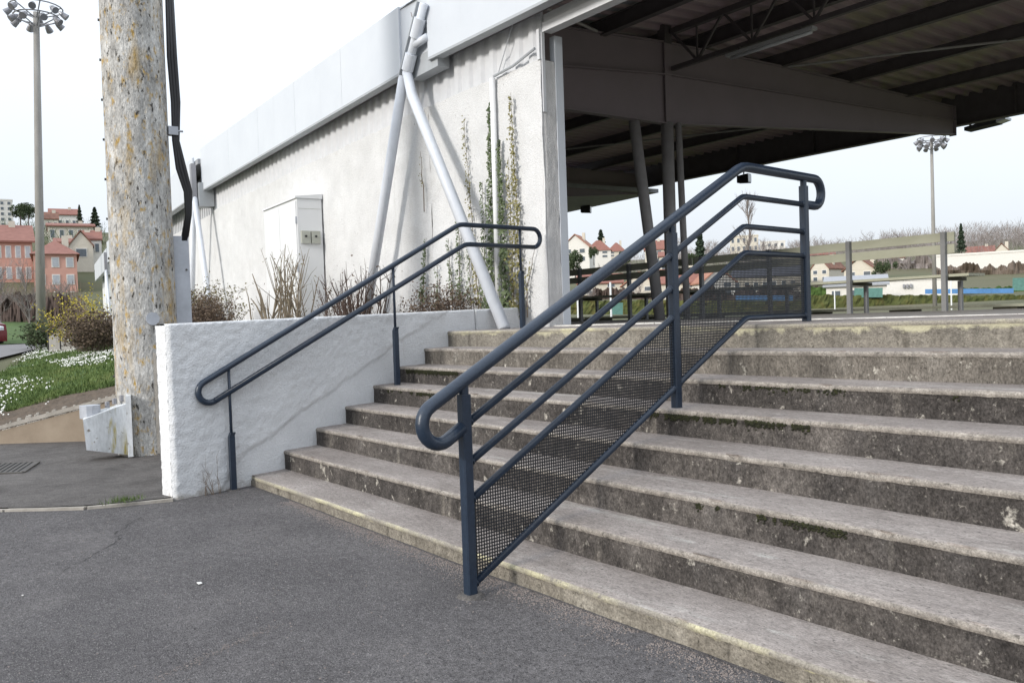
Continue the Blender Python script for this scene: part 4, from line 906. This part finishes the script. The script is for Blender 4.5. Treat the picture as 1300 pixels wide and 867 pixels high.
# ------------------------------------------------------------------ benches on the stand
b = MB(); b.box(-16, 9.6, 9.302, 11.2, -.6, .74); b.box(-16, 9.6, 11.202, 13.2, -1.0, .30); b.box(-16, -1.002, 3.9, 9.3, LZ-.4, LZ+.016)
b.build('terrace_steps', 'slab', kind='structure', label='lower concrete terraces of the stand dropping towards the field', cat='terrace')
FLZ = LZ+.018; YBN = 8.62
def bench(xr, L, y, z, lab, group='benches along the top of the stand'):
    t = thing('bench', (xr-L/2, y, z), lab, 'bench', group)
    for zz in (.80, .955):
        m_ = MB(); m_.box(xr-L, xr, y+.024, y+.058, z+zz-.058, z+zz+.058); m_.build('back_slat', 'bench', t)
    for k in range(3):
        yy = y+.12+.155*k; m_ = MB(); m_.box(xr-L+.1, xr+.16, yy-.07, yy+.07, z+.44, z+.475); m_.build('seat_slat', 'bench', t)
    n_ = max(2, round(L/1.45)+1)
    for k in range(n_):
        x = xr-.12-(L-.3)*k/(n_-1)
        m_ = MB(); m_.box(x-.03, x+.03, y-.038, y+.022, z, z+1.02); m_.build('back_post', 'benchleg', t)
        m_ = MB(); m_.box(x-.025, x+.025, y+.40, y+.45, z, z+.39); m_.build('leg', 'benchleg', t)
        m_ = MB(); m_.box(x-.026, x+.026, y+.024, y+.55, z+.393, z+.437); m_.build('seat_bracket', 'benchdark', t)
    return t
bx = []
xr0 = bearing(1213, 1)[0]; k_ = (YBN-CAM.y)/(bearing(1213, 1)[1]-CAM.y); XR1 = CAM.x+(bearing(1213,1)[0]-CAM.x)*k_
x = XR1
for L, lab in ((4.3,'pale olive slatted bench at the right end of the row, in the light'),(4.3,'slatted bench behind the mesh top of the centre handrail'),(4.3,'dark slatted bench behind the steel columns'),(4.3,'dark slatted bench nearest the white pier'),(4.3,'dark slatted bench hidden mostly behind the white pier')):
    bench(x, L, YBN, FLZ, lab); x -= L+.05
def low_bench(xr, L, y, z, lab):
    t = thing('terrace_bench', (xr-L/2, y, z), lab, 'bench', 'backless benches on the lower terrace')
    for k in range(3): m_ = MB(); m_.box(xr-L, xr, y-.2+.15*k, y-.06+.15*k, z+.435, z+.475); m_.build('seat_slat', 'bench', t)
    n_ = 4
    for k in range(n_):
        xx = xr-.3-(L-.6)*k/(n_-1); m_ = MB(); m_.box(xx-.16, xx+.16, y-.18, y+.2, z+.34, z+.433); m_.build('seat_bracket', 'benchdark', t); m_ = MB(); m_.box(xx-.05, xx+.05, y-.05, y+.05, z, z+.338); m_.build('leg', 'benchleg', t)
low_bench(3.6, 5.2, 10.4, .742, 'low backless plank bench on the terrace beyond the right bench')
low_bench(-1.75, 5.2, 10.4, .742, 'low backless plank bench on the terrace beyond the handrail mesh')
low_bench(-7.1, 5.2, 10.4, .742, 'low backless plank bench on the terrace beyond the dark benches')

# ------------------------------------------------------------------ floodlight masts
def flood_mast(col, D, row_base, row_top, r0, r1, ring, nl, lab, name='floodlight_mast', lamp=.30, lean=0, drop=.75):
    x, y = bearing(col, D); x0, y0 = x, y; zb = terrain(x, y)-.3; zt = height(col, row_top, D)
    t = thing(name, (x, y, zb), lab, 'floodlight mast', 'floodlight masts')
    x += rgt.x*lean; y += rgt.y*lean
    b = MB(); b.tube([(x0,y0,zb),((x+x0)/2,(y+y0)/2,zb+(zt-zb)*.5),(x,y,zt-.2)], [r0, (r0+r1)/2, r1], 16); b.build('shaft', 'mastfar', t, smooth=True)
    b = MB()
    for zz, rr in ((zt, ring), (zt-drop, ring*.86)):
        pts = [(x+rr*cos(2*pi*k/20), y+rr*sin(2*pi*k/20), zz) for k in range(21)]; b.tube(pts, .035, 5)
    for k in range(6):
        a = 2*pi*k/6; b.tube([(x,y,zt-.5),(x+ring*cos(a),y+ring*sin(a),zt)], .03, 5); b.tube([(x,y,zt-.9),(x+ring*.86*cos(a),y+ring*.86*sin(a),zt-drop)], .03, 5)
    b.build('lamp_ring', 'lampgrey', t)
    for k in range(nl):
        up_ = k % 2; a = 2*pi*(k+.3)/nl; rr = ring*(1.0 if up_ else .86); zz = zt-.22 if up_ else zt-drop-.2
        p = Vector((x+rr*cos(a), y+rr*sin(a), zz)); d = Vector((cos(a)*.8, sin(a)*.8, -.6))
        b = MB(); b.tube([p-d*.22, p-d*.05, p+d*.20], [lamp*.28, lamp*.75, lamp], 12); lm = b.build('floodlight', 'lampgrey', t, smooth=False)
        b = MB(); b.tube([p+d*.195, p+d*.208], lamp*.88, 12); b.build('lens', 'lens', lm)
    return t
flood_mast(53, 46, 415, 19, .22, .13, 1.12, 16, 'tall concrete floodlight mast left of the lichen mast', lamp=.165, lean=.50, drop=.42)
flood_mast(1188, 70, 387, 180, .16, .10, .95, 16, 'distant thin floodlight mast beyond the right bench', lamp=.17, drop=.42)

# ------------------------------------------------------------------ houses and town
def house(c0, c1, rb, re, rr, D, wm, rm, lab, gable=False, hip=False, turn=0., win=(2, 2), name='house', cat='house', flatroof=False, depth=None, chim=True, group='houses of the town', winm='glass'):
    cm = (c0+c1)/2; x, y = bearing(cm, D); az = atan2(x-CAM.x, y-CAM.y)
    wd = D*(atan((c1-650)/FPX)-atan((c0-650)/FPX)); zb, ze, zr = height(cm, rb, D), height(cm, re, D), height(cm, rr, D)
    dp = depth or max(6, wd*.8); t = thing(name, (x, y, zb), lab, cat, group)
    R = Vector((cos(az+turn), -sin(az+turn), 0)); B = Vector((sin(az+turn), cos(az+turn), 0)); O = Vector((x, y, 0)); h = wd/2
    def P(a, d, z): v = O+R*a+B*d; return (v.x, v.y, z)
    b = MB()
    b.hexa([P(-h,0,zb-8),P(h,0,zb-8),P(h,dp,zb-8),P(-h,dp,zb-8),P(-h,0,ze),P(h,0,ze),P(h,dp,ze),P(-h,dp,ze)])
    ov = .35 if wd > 4 else .15
    if gable and not flatroof:
        b.prism([P(-h,.0,ze+.01),P(h,.0,ze+.01),P(0,.0,zr-.12)], B*dp)
    elif not hip and not flatroof:
        b.prism([P(-h,0,ze+.01),P(-h,dp,ze+.01),P(-h,dp/2,zr-.12)], R*wd)
    b.build('wall', wm, t); b = MB()
    if flatroof: b.hexa([P(-h-.1,-.1,ze+.01),P(h+.1,-.1,ze+.01),P(h+.1,dp+.1,ze+.01),P(-h-.1,dp+.1,ze+.01),P(-h-.1,-.1,ze+.4),P(h+.1,-.1,ze+.4),P(h+.1,dp+.1,ze+.4),P(-h-.1,dp+.1,ze+.4)])
    elif hip:
        i = min(h*.9, dp*.45); b.add([P(-h-ov,-ov,ze),P(h+ov,-ov,ze),P(h+ov,dp+ov,ze),P(-h-ov,dp+ov,ze),P(-h+i,dp/2,zr),P(h-i,dp/2,zr)], [(0,1,5,4),(2,3,4,5),(1,2,5),(3,0,4),(3,2,1,0)])
    elif gable:
        sl = (zr-ze)/h; e = ze-sl*ov
        b.prism([P(-h-ov,-ov,e),P(0,-ov,zr),P(0,-ov,zr+.22),P(-h-ov,-ov,e+.22)], B*(dp+2*ov)); b.prism([P(h+ov,-ov,e),P(h+ov,-ov,e+.22),P(0,-ov,zr+.22),P(0,-ov,zr)], B*(dp+2*ov))
    else:
        sl = (zr-ze)/(dp/2); e = ze-sl*ov
        b.prism([P(-h-ov,-ov,e),P(-h-ov,-ov,e+.22),P(-h-ov,dp/2,zr+.22),P(-h-ov,dp/2,zr)], R*(wd+2*ov)); b.prism([P(-h-ov,dp+ov,e),P(-h-ov,dp/2,zr),P(-h-ov,dp/2,zr+.22),P(-h-ov,dp+ov,e+.22)], R*(wd+2*ov))
    ro = b.build('roof', rm, t)
    if chim and not flatroof:
        b = MB(); px = h*.35; b.hexa([P(px,dp*.42,ze),P(px+.7,dp*.42,ze),P(px+.7,dp*.42+.6,ze),P(px,dp*.42+.6,ze),P(px,dp*.42,zr+.6),P(px+.7,dp*.42,zr+.6),P(px+.7,dp*.42+.6,zr+.6),P(px,dp*.42+.6,zr+.6)]); b.build('chimney', 'cream', ro)
    nr, nc = win
    for r in range(nr):
        for c in range(nc):
            ww = min(1.3, wd/nc*.42); hh = min(1.4, (ze-zb)/nr*.5); a = -h+wd*(c+.5)/nc; z = zb+(ze-zb)*(r+.52)/nr
            b = MB(); b.hexa([P(a-ww/2-.1,-.05,z-hh/2-.1),P(a+ww/2+.1,-.05,z-hh/2-.1),P(a+ww/2+.1,-.003,z-hh/2-.1),P(a-ww/2-.1,-.003,z-hh/2-.1),P(a-ww/2-.1,-.05,z+hh/2+.1),P(a+ww/2+.1,-.05,z+hh/2+.1),P(a+ww/2+.1,-.003,z+hh/2+.1),P(a-ww/2-.1,-.003,z+hh/2+.1)]); wf = b.build('window', 'offwhite', t)
            b = MB(); b.hexa([P(a-ww/2,-.08,z-hh/2),P(a+ww/2,-.08,z-hh/2),P(a+ww/2,-.052,z-hh/2),P(a-ww/2,-.052,z-hh/2),P(a-ww/2,-.08,z+hh/2),P(a+ww/2,-.08,z+hh/2),P(a+ww/2,-.052,z+hh/2),P(a-ww/2,-.052,z+hh/2)]); b.build('pane', winm, wf)
    return t
# left hillside
house(-40, 48, 392, 311, 284, 118, 'pink', 'redtile', 'large pink apartment house with red roof behind the brown hedge', depth=14, win=(3, 7), turn=.0, winm='glasslight')
house(48, 103, 392, 327, 305, 108, 'pink', 'redtile', 'pink house wing with red hipped roof right of the far floodlight mast', hip=True, depth=11, win=(3, 3), winm='glasslight')
house(-20, 25, 300, 259, 258, 290, 'offwhite', 'offwhite', 'white high-rise apartment block on the skyline at the far left', flatroof=True, win=(6, 5), depth=14, cat='apartment block', name='apartment_block')
house(58, 82, 300, 283, 273, 205, 'cream', 'browntile', 'house with dark red roof on the hill right of the far mast', win=(1, 3))
house(71, 106, 300, 277, 269, 240, 'offwhite', 'redtile', 'house with flat red roof highest on the left hill', win=(1, 4))
house(68, 126, 312, 292, 286, 175, 'cream', 'redtile', 'long cream house with red roof below the conifers', win=(1, 5), depth=9)
house(94, 124, 335, 316, 298, 128, 'cream', 'browntile', 'white gabled house with brown roof left of the lichen mast', gable=True, win=(1, 1), depth=10)
house(75, 100, 335, 313, 306, 140, 'cream', 'redtile', 'small house with red roof behind the pink wing', win=(1, 2))
house(112, 135, 330, 309, 296, 130, 'offwhite', 'redtile', 'partly hidden red roofed house touching the lichen mast', win=(1, 2))
# right hillside
RH = [(716,752,338,318,302,215,'offwhite','orangetile','white gabled house with red roof next to the white pier',dict(gable=True,turn=.25)),
      (748,779,332,322,308,235,'offwhite','redtile','white house with red hipped roof right of the pier house',dict(hip=True)),
      (775,797,330,323,311,260,'cream','redtile','small cream house with red roof below the skyline conifer',dict(hip=True)),
      (822,846,340,320,309,240,'cream','redtile','red roofed house seen between the steel columns',{}),
      (840,862,348,329,323,215,'cream','redtile','low red roofed house right of the steel column',{}),
      (736,792,378,363,352,160,'cream','redtile','cream house with long red roof behind the dark bench',{}),
      (790,838,385,366,350,150,'cream','orangetile','cream house with pale red roof behind the leaning column',dict(gable=True,turn=.4)),
      (838,896,380,362,345,140,'cream','redtile','wide red roof house right of the columns behind the bench',{}),
      (893,936,380,361,344,135,'offwhite','orangetile','white gabled house with orange roof behind the mesh',dict(gable=True,turn=-.3)),
      (932,1026,380,354,338,150,'cream','navyroof','long building with dark blue roof behind the mesh panel',dict(win=(1,8),depth=14)),
      (930,966,345,304,303,300,'cream','cream','pale flat roofed apartment block beside the bare poplar',dict(flatroof=True,win=(4,5),cat='apartment block',name='apartment_block')),
      (968,1000,335,311,310,330,'offwhite','offwhite','second flat roofed apartment block right of the poplar',dict(flatroof=True,win=(3,4),cat='apartment block',name='apartment_block')),
      (1030,1056,362,345,331,165,'cream','browntile','house with steep brown roof right of the last rail post',dict(gable=True,turn=.5)),
      (1072,1114,358,346,331,155,'cream','browntile','cream gabled house with brown roof between two bench posts',dict(gable=True,turn=.35,win=(1,2))),
      (1118,1150,345,331,325,230,'offwhite','redtile','small far house under the bare trees left of the mast',{}),
      (1028,1062,338,327,321,250,'offwhite','redtile','red roofed house behind the bench back slats',{}),
      (1230,1264,330,324,316,240,'cream','redtile','long red roof beside the dark conifer on the right',{}),
      (1262,1286,335,325,313,225,'cream','browntile','gabled brown house right of the long red roof',dict(gable=True)),
      (1185,1320,350,326,323,190,'offwhite','offwhite','long white warehouse wall on the right hillside',dict(flatroof=True,win=(0,0),name='warehouse',cat='warehouse',depth=20)),
      (1050,1126,392,366,354,100,'offwhite','greyroof','low white shed with grey roof behind the green net',dict(win=(1,3),chim=False,name='shed',cat='shed',depth=9)),
      (1124,1222,392,359,358,112,'offwhite','offwhite','long white sports hall with three small dark marks',dict(flatroof=True,win=(0,0),name='sports_hall',cat='sports hall',depth=14))]
for a in RH: house(*a[:9], **a[9])
# three dark marks on the hall wall
hall = [o for o in bpy.data.objects if o.get('label', '').startswith('long white sports hall')][0]
for k in range(3):
    x, y = bearing(1149+4.5*k, 111.6); z = height(1150, 366.5, 111.6); d = Vector((CAM.x-x, CAM.y-y, 0)).normalized(); s_ = Vector((-d.y, d.x, 0))*.11; p = Vector((x, y, z))
    b = MB(); b.prism([p-s_-Vector((0,0,.22)), p+s_-Vector((0,0,.22)), p+s_+Vector((0,0,.22)), p-s_+Vector((0,0,.22))], d*-.3); b.build('wall_mark', 'lampgrey', hall)

# hedges, nets, tarps beyond the stand
def strip(c0, c1, rb, rt, D, D2, m, name, lab, cat, th=1.2, bump=.25, kind=None):
    b = MB(); n_ = 46
    def pt(u, v):
        c = c0+(c1-c0)*u; d = D+(D2-D)*u; x, y = bearing(c, d); az = atan2(x-CAM.x, y-CAM.y); zb, zt = height(c, rb, d)-.8, height(c, rt, d)
        e = Vector((sin(az), cos(az), 0)); k = v*6
        if k <= 3: z = zb+(zt-zb)*k/3; o_ = 0
        elif k <= 5: z = zt; o_ = th*(k-3)/2
        else: z = zt-(zt-zb)*(k-5); o_ = th
        fq = 1.4 if bump < .5 else .28; w_ = bump*fbm(x, y, z, fq)+bump*(.7*fbm(x, y, z, fq*2.8)+(.25*fbm(x, y, z, 3) if bump > .5 else 0))
        return (x+e.x*(o_-w_), y+e.y*(o_-w_), z+(w_*.7 if 3 <= k <= 5 else 0))
    b.grid(pt, n_*3, 12); return b.build(name, m, label=lab, cat=cat, kind=kind)
strip(-30, 92, 420, 378, 66, 60, 'concretewall', 'beech_hedge', 'tall brown beech hedge below the pink house', 'hedge', 1.5, .35)
strip(1030, 1330, 390, 378, 84, 92, 'hedge', 'hedge', 'long trimmed green and russet hedge beyond the benches', 'hedge', 1.4, .2)
strip(715, 1030, 392, 385, 80, 84, 'hedge', 'hedge', 'low green hedge seen through the railing mesh', 'hedge', 1.4, .2)
strip(716, 860, 408, 372, 150, 140, 'concretewall', 'scrub', 'brown scrub on the slope behind the dark benches', 'scrub', 6, 1.6)
strip(860, 1040, 398, 372, 126, 122, 'concretewall', 'scrub', 'brown scrub on the slope behind the mesh panel', 'scrub', 6, 1.6)
strip(1112, 1200, 372, 330, 205, 200, 'twig_far', 'scrub', 'bare brown thicket left of the white warehouse', 'scrub', 8, 2.0)
strip(1186, 1330, 372, 340, 170, 170, 'twig', 'scrub', 'brown thicket along the foot of the white warehouse', 'scrub', 6, 1.5)
strip(1030, 1330, 384, 368, 120, 120, 'lawn', 'grass_bank', 'green grass bank behind the hedge on the right', 'bank', 20, .3, 'structure')
def wood(c0, c1, D0, D1, n, hmin, hmax, m, lab, leafy_=0, lm=None):
    b = MB()
    for _ in range(n):
        c = random.uniform(c0, c1); D = random.uniform(D0, D1); x, y = bearing(c, D); z0 = terrain(x, y)
        H_ = (hmin+(hmax-hmin)*max(0, min(1, .5+.9*fbm(x, y, 0, .06)+.5*fbm(x, y, 3, .22)))); z = z0+H_*random.random()**.6
        L = random.uniform(.8, 2.2); a = (random.gauss(0, .5), random.gauss(0, .5), 1); d = Vector(a).normalized()*L; sd2 = Vector((rgt.x, rgt.y, 0))*random.uniform(.02,.06); p = Vector((x, y, z-L*.6))
        b.add([p-sd2, p+sd2, p+d+sd2*.3, p+d-sd2*.3], [(0,1,2,3)])
    o = b.build('far_wood', m, kind='stuff', label=lab, cat='wood')
wood(1120, 1340, 235, 330, 9000, 1.0, 6.5, 'twig_far', 'bare grey-brown wood along the right skyline')
wood(860, 1125, 240, 330, 7000, .5, 4.5, 'twig_far', 'bare grey-brown wood on the hill behind the poplar')
wood(700, 870, 215, 330, 2600, 1, 5, 'twig_far', 'low bare scrub between the hill houses seen beside the white pier')
wood(-40, 140, 135, 260, 2000, .5, 4, 'evergreen', 'green gardens between the houses of the left hill')
wood(-40, 105, 66, 90, 1500, .5, 3.2, 'twig', 'bare brown garden trees and shrubs behind the beech hedge')
def tarp(c0, c1, r0, r1, D, m, lab, name, cat, hgt=None):
    x0, y0 = bearing(c0, D); x1, y1 = bearing(c1, D); z0, z1 = height((c0+c1)/2, r0, D), height((c0+c1)/2, r1, D)
    b = MB(); b.bar((x0,y0,(z0+z1)/2+height(c0,400,D)-height((c0+c1)/2,400,D)),(x1,y1,(z0+z1)/2+height(c1,400,D)-height((c0+c1)/2,400,D)), .5, abs(z1-z0)); return b.build(name, m, label=lab, cat=cat)
tarp(1176, 1288, 376, 370, 80, 'blue', 'long blue sheeting strip above the right hedge', 'blue_sheeting', 'sheeting')
tarp(935, 1008, 385, 379, 76, 'blue', 'blue sheeting strip seen through the railing mesh', 'blue_sheeting', 'sheeting')
tarp(1086, 1122, 381, 369, 86, 'teal', 'green tennis net screen below the grey shed', 'net_screen', 'screen')
tarp(1287, 1330, 372, 356, 88, 'teal', 'teal container at the right edge beyond the hedge', 'container', 'container')
tarp(776, 792, 403, 388, 70, 'teal', 'small turquoise box seen below the dark bench', 'site_box', 'box')
for c, rt, D, lab in ((735, 371, 60, 'white post seen left under the dark bench'), (777, 362, 62, 'white post seen in the middle under the dark bench'), (1061, 372, 75, 'thin white post behind the right bench'), (1209, 352, 70, 'thin white pole right of the distant floodlight mast')):
    x, y = bearing(c, D); z = height(c, rt, D); b = MB(); b.tube([(x,y,-2),(x,y,z)], .07 if c < 900 else .05, 8); b.build('white_post', 'white', label=lab, cat='post', group='white posts by the field')

# ------------------------------------------------------------------ trees
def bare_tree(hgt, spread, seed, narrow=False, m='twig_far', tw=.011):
    random.seed(seed); root = bpy.data.objects.new('bare_tree', None); C.objects.link(root)
    b1, b2 = MB(), MB()
    def grow(p, d, L, r, lev):
        bb = b1 if lev < 1 else b2; pts, d2 = stem_tube(bb, p, d, L, r, 5 if lev < 2 else 3, 4 if lev < 2 else 2, .13)
        if lev >= 4: return
        for k in range([9, 6, 5, 4][lev] if not narrow else [22, 6, 4, 3][lev]):
            j = random.randint(1 if lev else 1, len(pts)-1); a = random.random()*6.3; tilt = (random.uniform(.4,1.1) if not narrow else random.uniform(.12,.35))*spread
            v = (d2+Vector((cos(a)*tilt, sin(a)*tilt, random.uniform(.0,.35)))).normalized(); grow(pts[j], v, L*(random.uniform(.42,.66) if not narrow or lev else random.uniform(.12,.3)), max(tw*hgt/10, r*.5), lev+1)
    grow((0,0,-.5), (random.gauss(0,.04), random.gauss(0,.04), 1), hgt*(.5 if not narrow else .95), hgt*.018, 0)
    b1.build('trunk', m, root); b2.build('crown', m, root); return root
def conifer(hgt, rad, seed, m='conifer'):
    random.seed(seed); root = bpy.data.objects.new('conifer', None); C.objects.link(root)
    b = MB(); b.tube([(0,0,-1),(0,0,hgt*.95)], [.2,.04], 6); b.build('trunk', 'twig_dark', root); b = MB()
    for _ in range(1900):
        f = random.random()**.8; z = hgt*(.08+.92*f); R_ = rad*(1-f)**.85*(.75+.25*sin(f*38))+.12; a = random.random()*6.3; rr = R_*random.random()**.45
        p = Vector((rr*cos(a), rr*sin(a), z-rr*.25)); b.leaf(p, random.uniform(.25,.55)*hgt/12)
    b.build('crown', m, root); return root
def leafy(hgt, rad, seed, m='evergreen'):
    random.seed(seed); root = bpy.data.objects.new('evergreen_tree', None); C.objects.link(root)
    b = MB(); b.tube([(0,0,-1),(0,0,hgt*.6)], [.25,.1], 6); b.build('trunk', 'twig_dark', root); b = MB()
    cl = [(random.gauss(0,.42)*rad, random.gauss(0,.42)*rad, hgt*random.uniform(.35,.88), random.uniform(.3,.55)*rad) for _ in range(11)]
    for _ in range(2200):
        c = random.choice(cl); d = Vector((random.gauss(0,1), random.gauss(0,1), random.gauss(0,1))).normalized()*c[3]*random.random()**.33; b.leaf(Vector(c[:3])+d, random.uniform(.18,.4)*hgt/8)
    b.build('crown', m, root); return root
protos = dict(bare=[bare_tree(10, 1.0, s) for s in (1, 2, 3)], slim=[bare_tree(10, 1.0, 11, True)], con=[conifer(12, 2.6, s) for s in (1, 2)], ever=[leafy(8, 3.4, 1), leafy(8, 3.4, 2)])
PH = dict(bare=10, slim=10, con=12, ever=8); used = set()
def tree(kind, col, rb, rt, D, lab, i=0, wide=1.0, cat=None, group='trees on the hillsides'):
    src = protos[kind][i % len(protos[kind])]; o = src
    if src.name in used: o = copy_tree(src)
    used.add(src.name)
    x, y = bearing(col, D); zb = height(col, rb, D); zt = height(col, rt, D); s = (zt-zb)/PH[kind]
    o.location = (x, y, zb); o.scale = (s*wide, s*wide, s); o.rotation_euler = (0, 0, col*1.7)
    tag(o, lab, cat or {'bare':'bare tree','slim':'poplar','con':'conifer','ever':'evergreen tree'}[kind], group); return o
tree('ever', 34, 290, 262, 215, 'dark evergreen on the skyline left of the far mast', 0, 1.1)
tree('ever', 44, 288, 262, 205, 'dark evergreen on the skyline touching the far mast', 1, .9)
tree('con', 109, 292, 265, 185, 'dark conifer above the long cream house', 0, .9)
tree('con', 128, 295, 268, 180, 'dark conifer beside the lichen mast on the hill', 1, 1.5)
tree('bare', 3, 420, 312, 62, 'bare tree at the left frame edge before the pink house', 0, .8)
tree('bare', 38, 420, 318, 60, 'thin bare tree left of the far floodlight mast', 1, .8)
tree('bare', 78, 410, 345, 62, 'small bare tree in front of the pink wing', 2, .9)
tree('con', 767, 330, 296, 250, 'dark conifer on the skyline above the red roofs', 0, 1.5)
tree('con', 892, 350, 297, 250, 'dark conifer on the skyline right of the column', 1, 1.1)
tree('slim', 951, 352, 276, 220, 'tall slender bare poplar behind the handrail', 0, 1.1)
tree('con', 1223, 325, 288, 230, 'tall narrow dark conifer right of the distant mast', 1, .9)
tree('ever', 733, 358, 321, 170, 'green tree below the white gabled house by the pier', 0, .8)
tree('ever', 757, 338, 316, 200, 'dark green tree between the two white houses', 1, .6)
tree('ever', 800, 345, 322, 220, 'small evergreen right of the cream house', 0, .9)
tree('ever', 1122, 362, 332, 150, 'small dark evergreen right of the brown roofed house', 1, .8)
tree('ever', 882, 352, 325, 200, 'yellowish evergreen below the skyline conifer', 0, 1.0)
for k, c in enumerate((872, 905, 918, 975, 990, 1005, 1018, 1036, 1048, 1062, 1112, 1126, 1146, 1208, 1240, 1252, 1263, 1276, 1288, 1298, 1310, 1180, 1165)):
    D = 270+18*((k*7) % 4); rt = {1112: 290, 1126: 288, 1208: 284, 1252: 290, 1276: 287, 1298: 284, 1310: 286}.get(c, 298+(k*5) % 7)
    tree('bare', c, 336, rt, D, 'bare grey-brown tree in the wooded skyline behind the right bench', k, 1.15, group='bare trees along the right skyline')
for c, rb, rt, D, lab in ((745, 405, 358, 140, 'bare shrub tree under the dark bench, left'), (812, 400, 352, 145, 'bare tree behind the leaning column'), (1010, 395, 350, 120, 'bare tree behind the last mesh post'), (1160, 372, 318, 200, 'bare tree just left of the distant mast')):
    tree('bare', c, rb, rt, D, lab, 1, 1.2)
random.seed(99)
# bushes by the lawn
x, y = bearing(122, 21); twig_bush(x, y, .85, .60, .7, 1.0, 130, 'twig', 'brownleaf', 3600, 'brown twiggy bush on the lawn beside the lichen mast', ls=.035)
x, y = bearing(104, 23); twig_bush(x, y, .95, .7, .7, 1.25, 60, 'twig', 'yellowleaf', 2100, 'yellow flowering forsythia behind the brown bush', ls=.03, name='forsythia')
x, y = bearing(64, 30); twig_bush(x, y, .8, .9, .9, .95, 50, 'twig_dark', 'evergreen', 2200, 'dark green shrub at the foot of the far floodlight mast', ls=.05)
# stone stair cheek with dark handrail on the lawn
x, y = bearing(80, 26); sx_ = thing('garden_stair', (x, y, .6), 'small grey stone stair cheek with dark rail beside the lawn', 'stair')
b = MB()
xa, ya_ = bearing(62, 27); xb_, yb_ = bearing(94, 25)
b.hexa([(xa,ya_,.2),(xb_,yb_,.2),(xb_,yb_+1,.2),(xa,ya_+1,.2),(xa,ya_,height(62,432,27)),(xb_,yb_,height(94,414,25)),(xb_,yb_+1,height(94,414,25)),(xa,ya_+1,height(62,432,27))]); b.build('cheek_wall', 'mastfar', sx_)
b = MB(); b.tube([(xa,ya_,height(58,424,27)),(xb_,yb_,height(96,405,25))], .035, 8); b.tube([(xa,ya_,height(58,424,27)),(xa,ya_,.5)], .03, 6); b.tube([((xa+xb_)/2,(ya_+yb_)/2,height(78,414,26)),((xa+xb_)/2,(ya_+yb_)/2,.8)], .03, 6); b.build('rail', 'cable', sx_)

# parked red car at the left edge
x, y = bearing(-52, 36); z = height(-5, 448, 36); ca = thing('parked_car', (x, y, z), 'dark red parked car cut off by the left edge of the frame', 'car'); ca.rotation_euler = (0, 0, radians(15))
prof_ = [(-1.95,.30),(-1.98,.62),(-1.80,.86),(-1.05,.94),(-.45,1.40),(.75,1.42),(1.45,1.0),(1.9,.9),(1.98,.6),(1.95,.30)]
def local(o, nm, mb, m): 
    ob = mb.build(nm, m); ob.parent = o; return ob
b = MB(); n = len(prof_); secs = [(-.82,.96),(-.70,1.0),(.70,1.0),(.82,.96)]
vs = [(px, yy*(1-.16*max(0, pz-.9)/.5), .30+(pz-.30)*k_) for yy, k_ in secs for px, pz in prof_]
b.add(vs, [(j*n+i, j*n+(i+1) % n, (j+1)*n+(i+1) % n, (j+1)*n+i) for j in range(3) for i in range(n)]+[tuple(range(n-1,-1,-1)), tuple(range(3*n,4*n))]); weighted(local(ca, 'body', b, 'carred'), 40)
for s_ in (-1, 1):
    b = MB(); b.prism([(-.90,s_*.80,.97),(-.42,s_*.745,1.33),(.70,s_*.745,1.34),(1.25,s_*.80,1.0)], (0,s_*.02,0)); local(ca, 'side_window', b, 'glass')
    b = MB(); b.prism([(1.90,s_*.72,.72),(1.965,s_*.72,.68),(1.965,s_*.42,.68),(1.90,s_*.42,.80)], (0.02,0,.1)); local(ca, 'headlight', b, 'lampglass')
    for px in (-1.2, 1.25):
        b = MB(); b.tube([(px,s_*.66,.31),(px,s_*.86,.31)], .31, 18); wh = local(ca, 'wheel', b, 'tyre'); b = MB(); b.tube([(px,s_*.85,.31),(px,s_*.872,.31)], .19, 14); rim = b.build('rim', 'galv'); rim.parent = wh
b = MB(); b.prism([(.80,-.66,1.40),(.80,.66,1.40),(1.42,.70,1.03),(1.42,-.70,1.03)], (.02,0,.015)); local(ca, 'windscreen', b, 'glass')
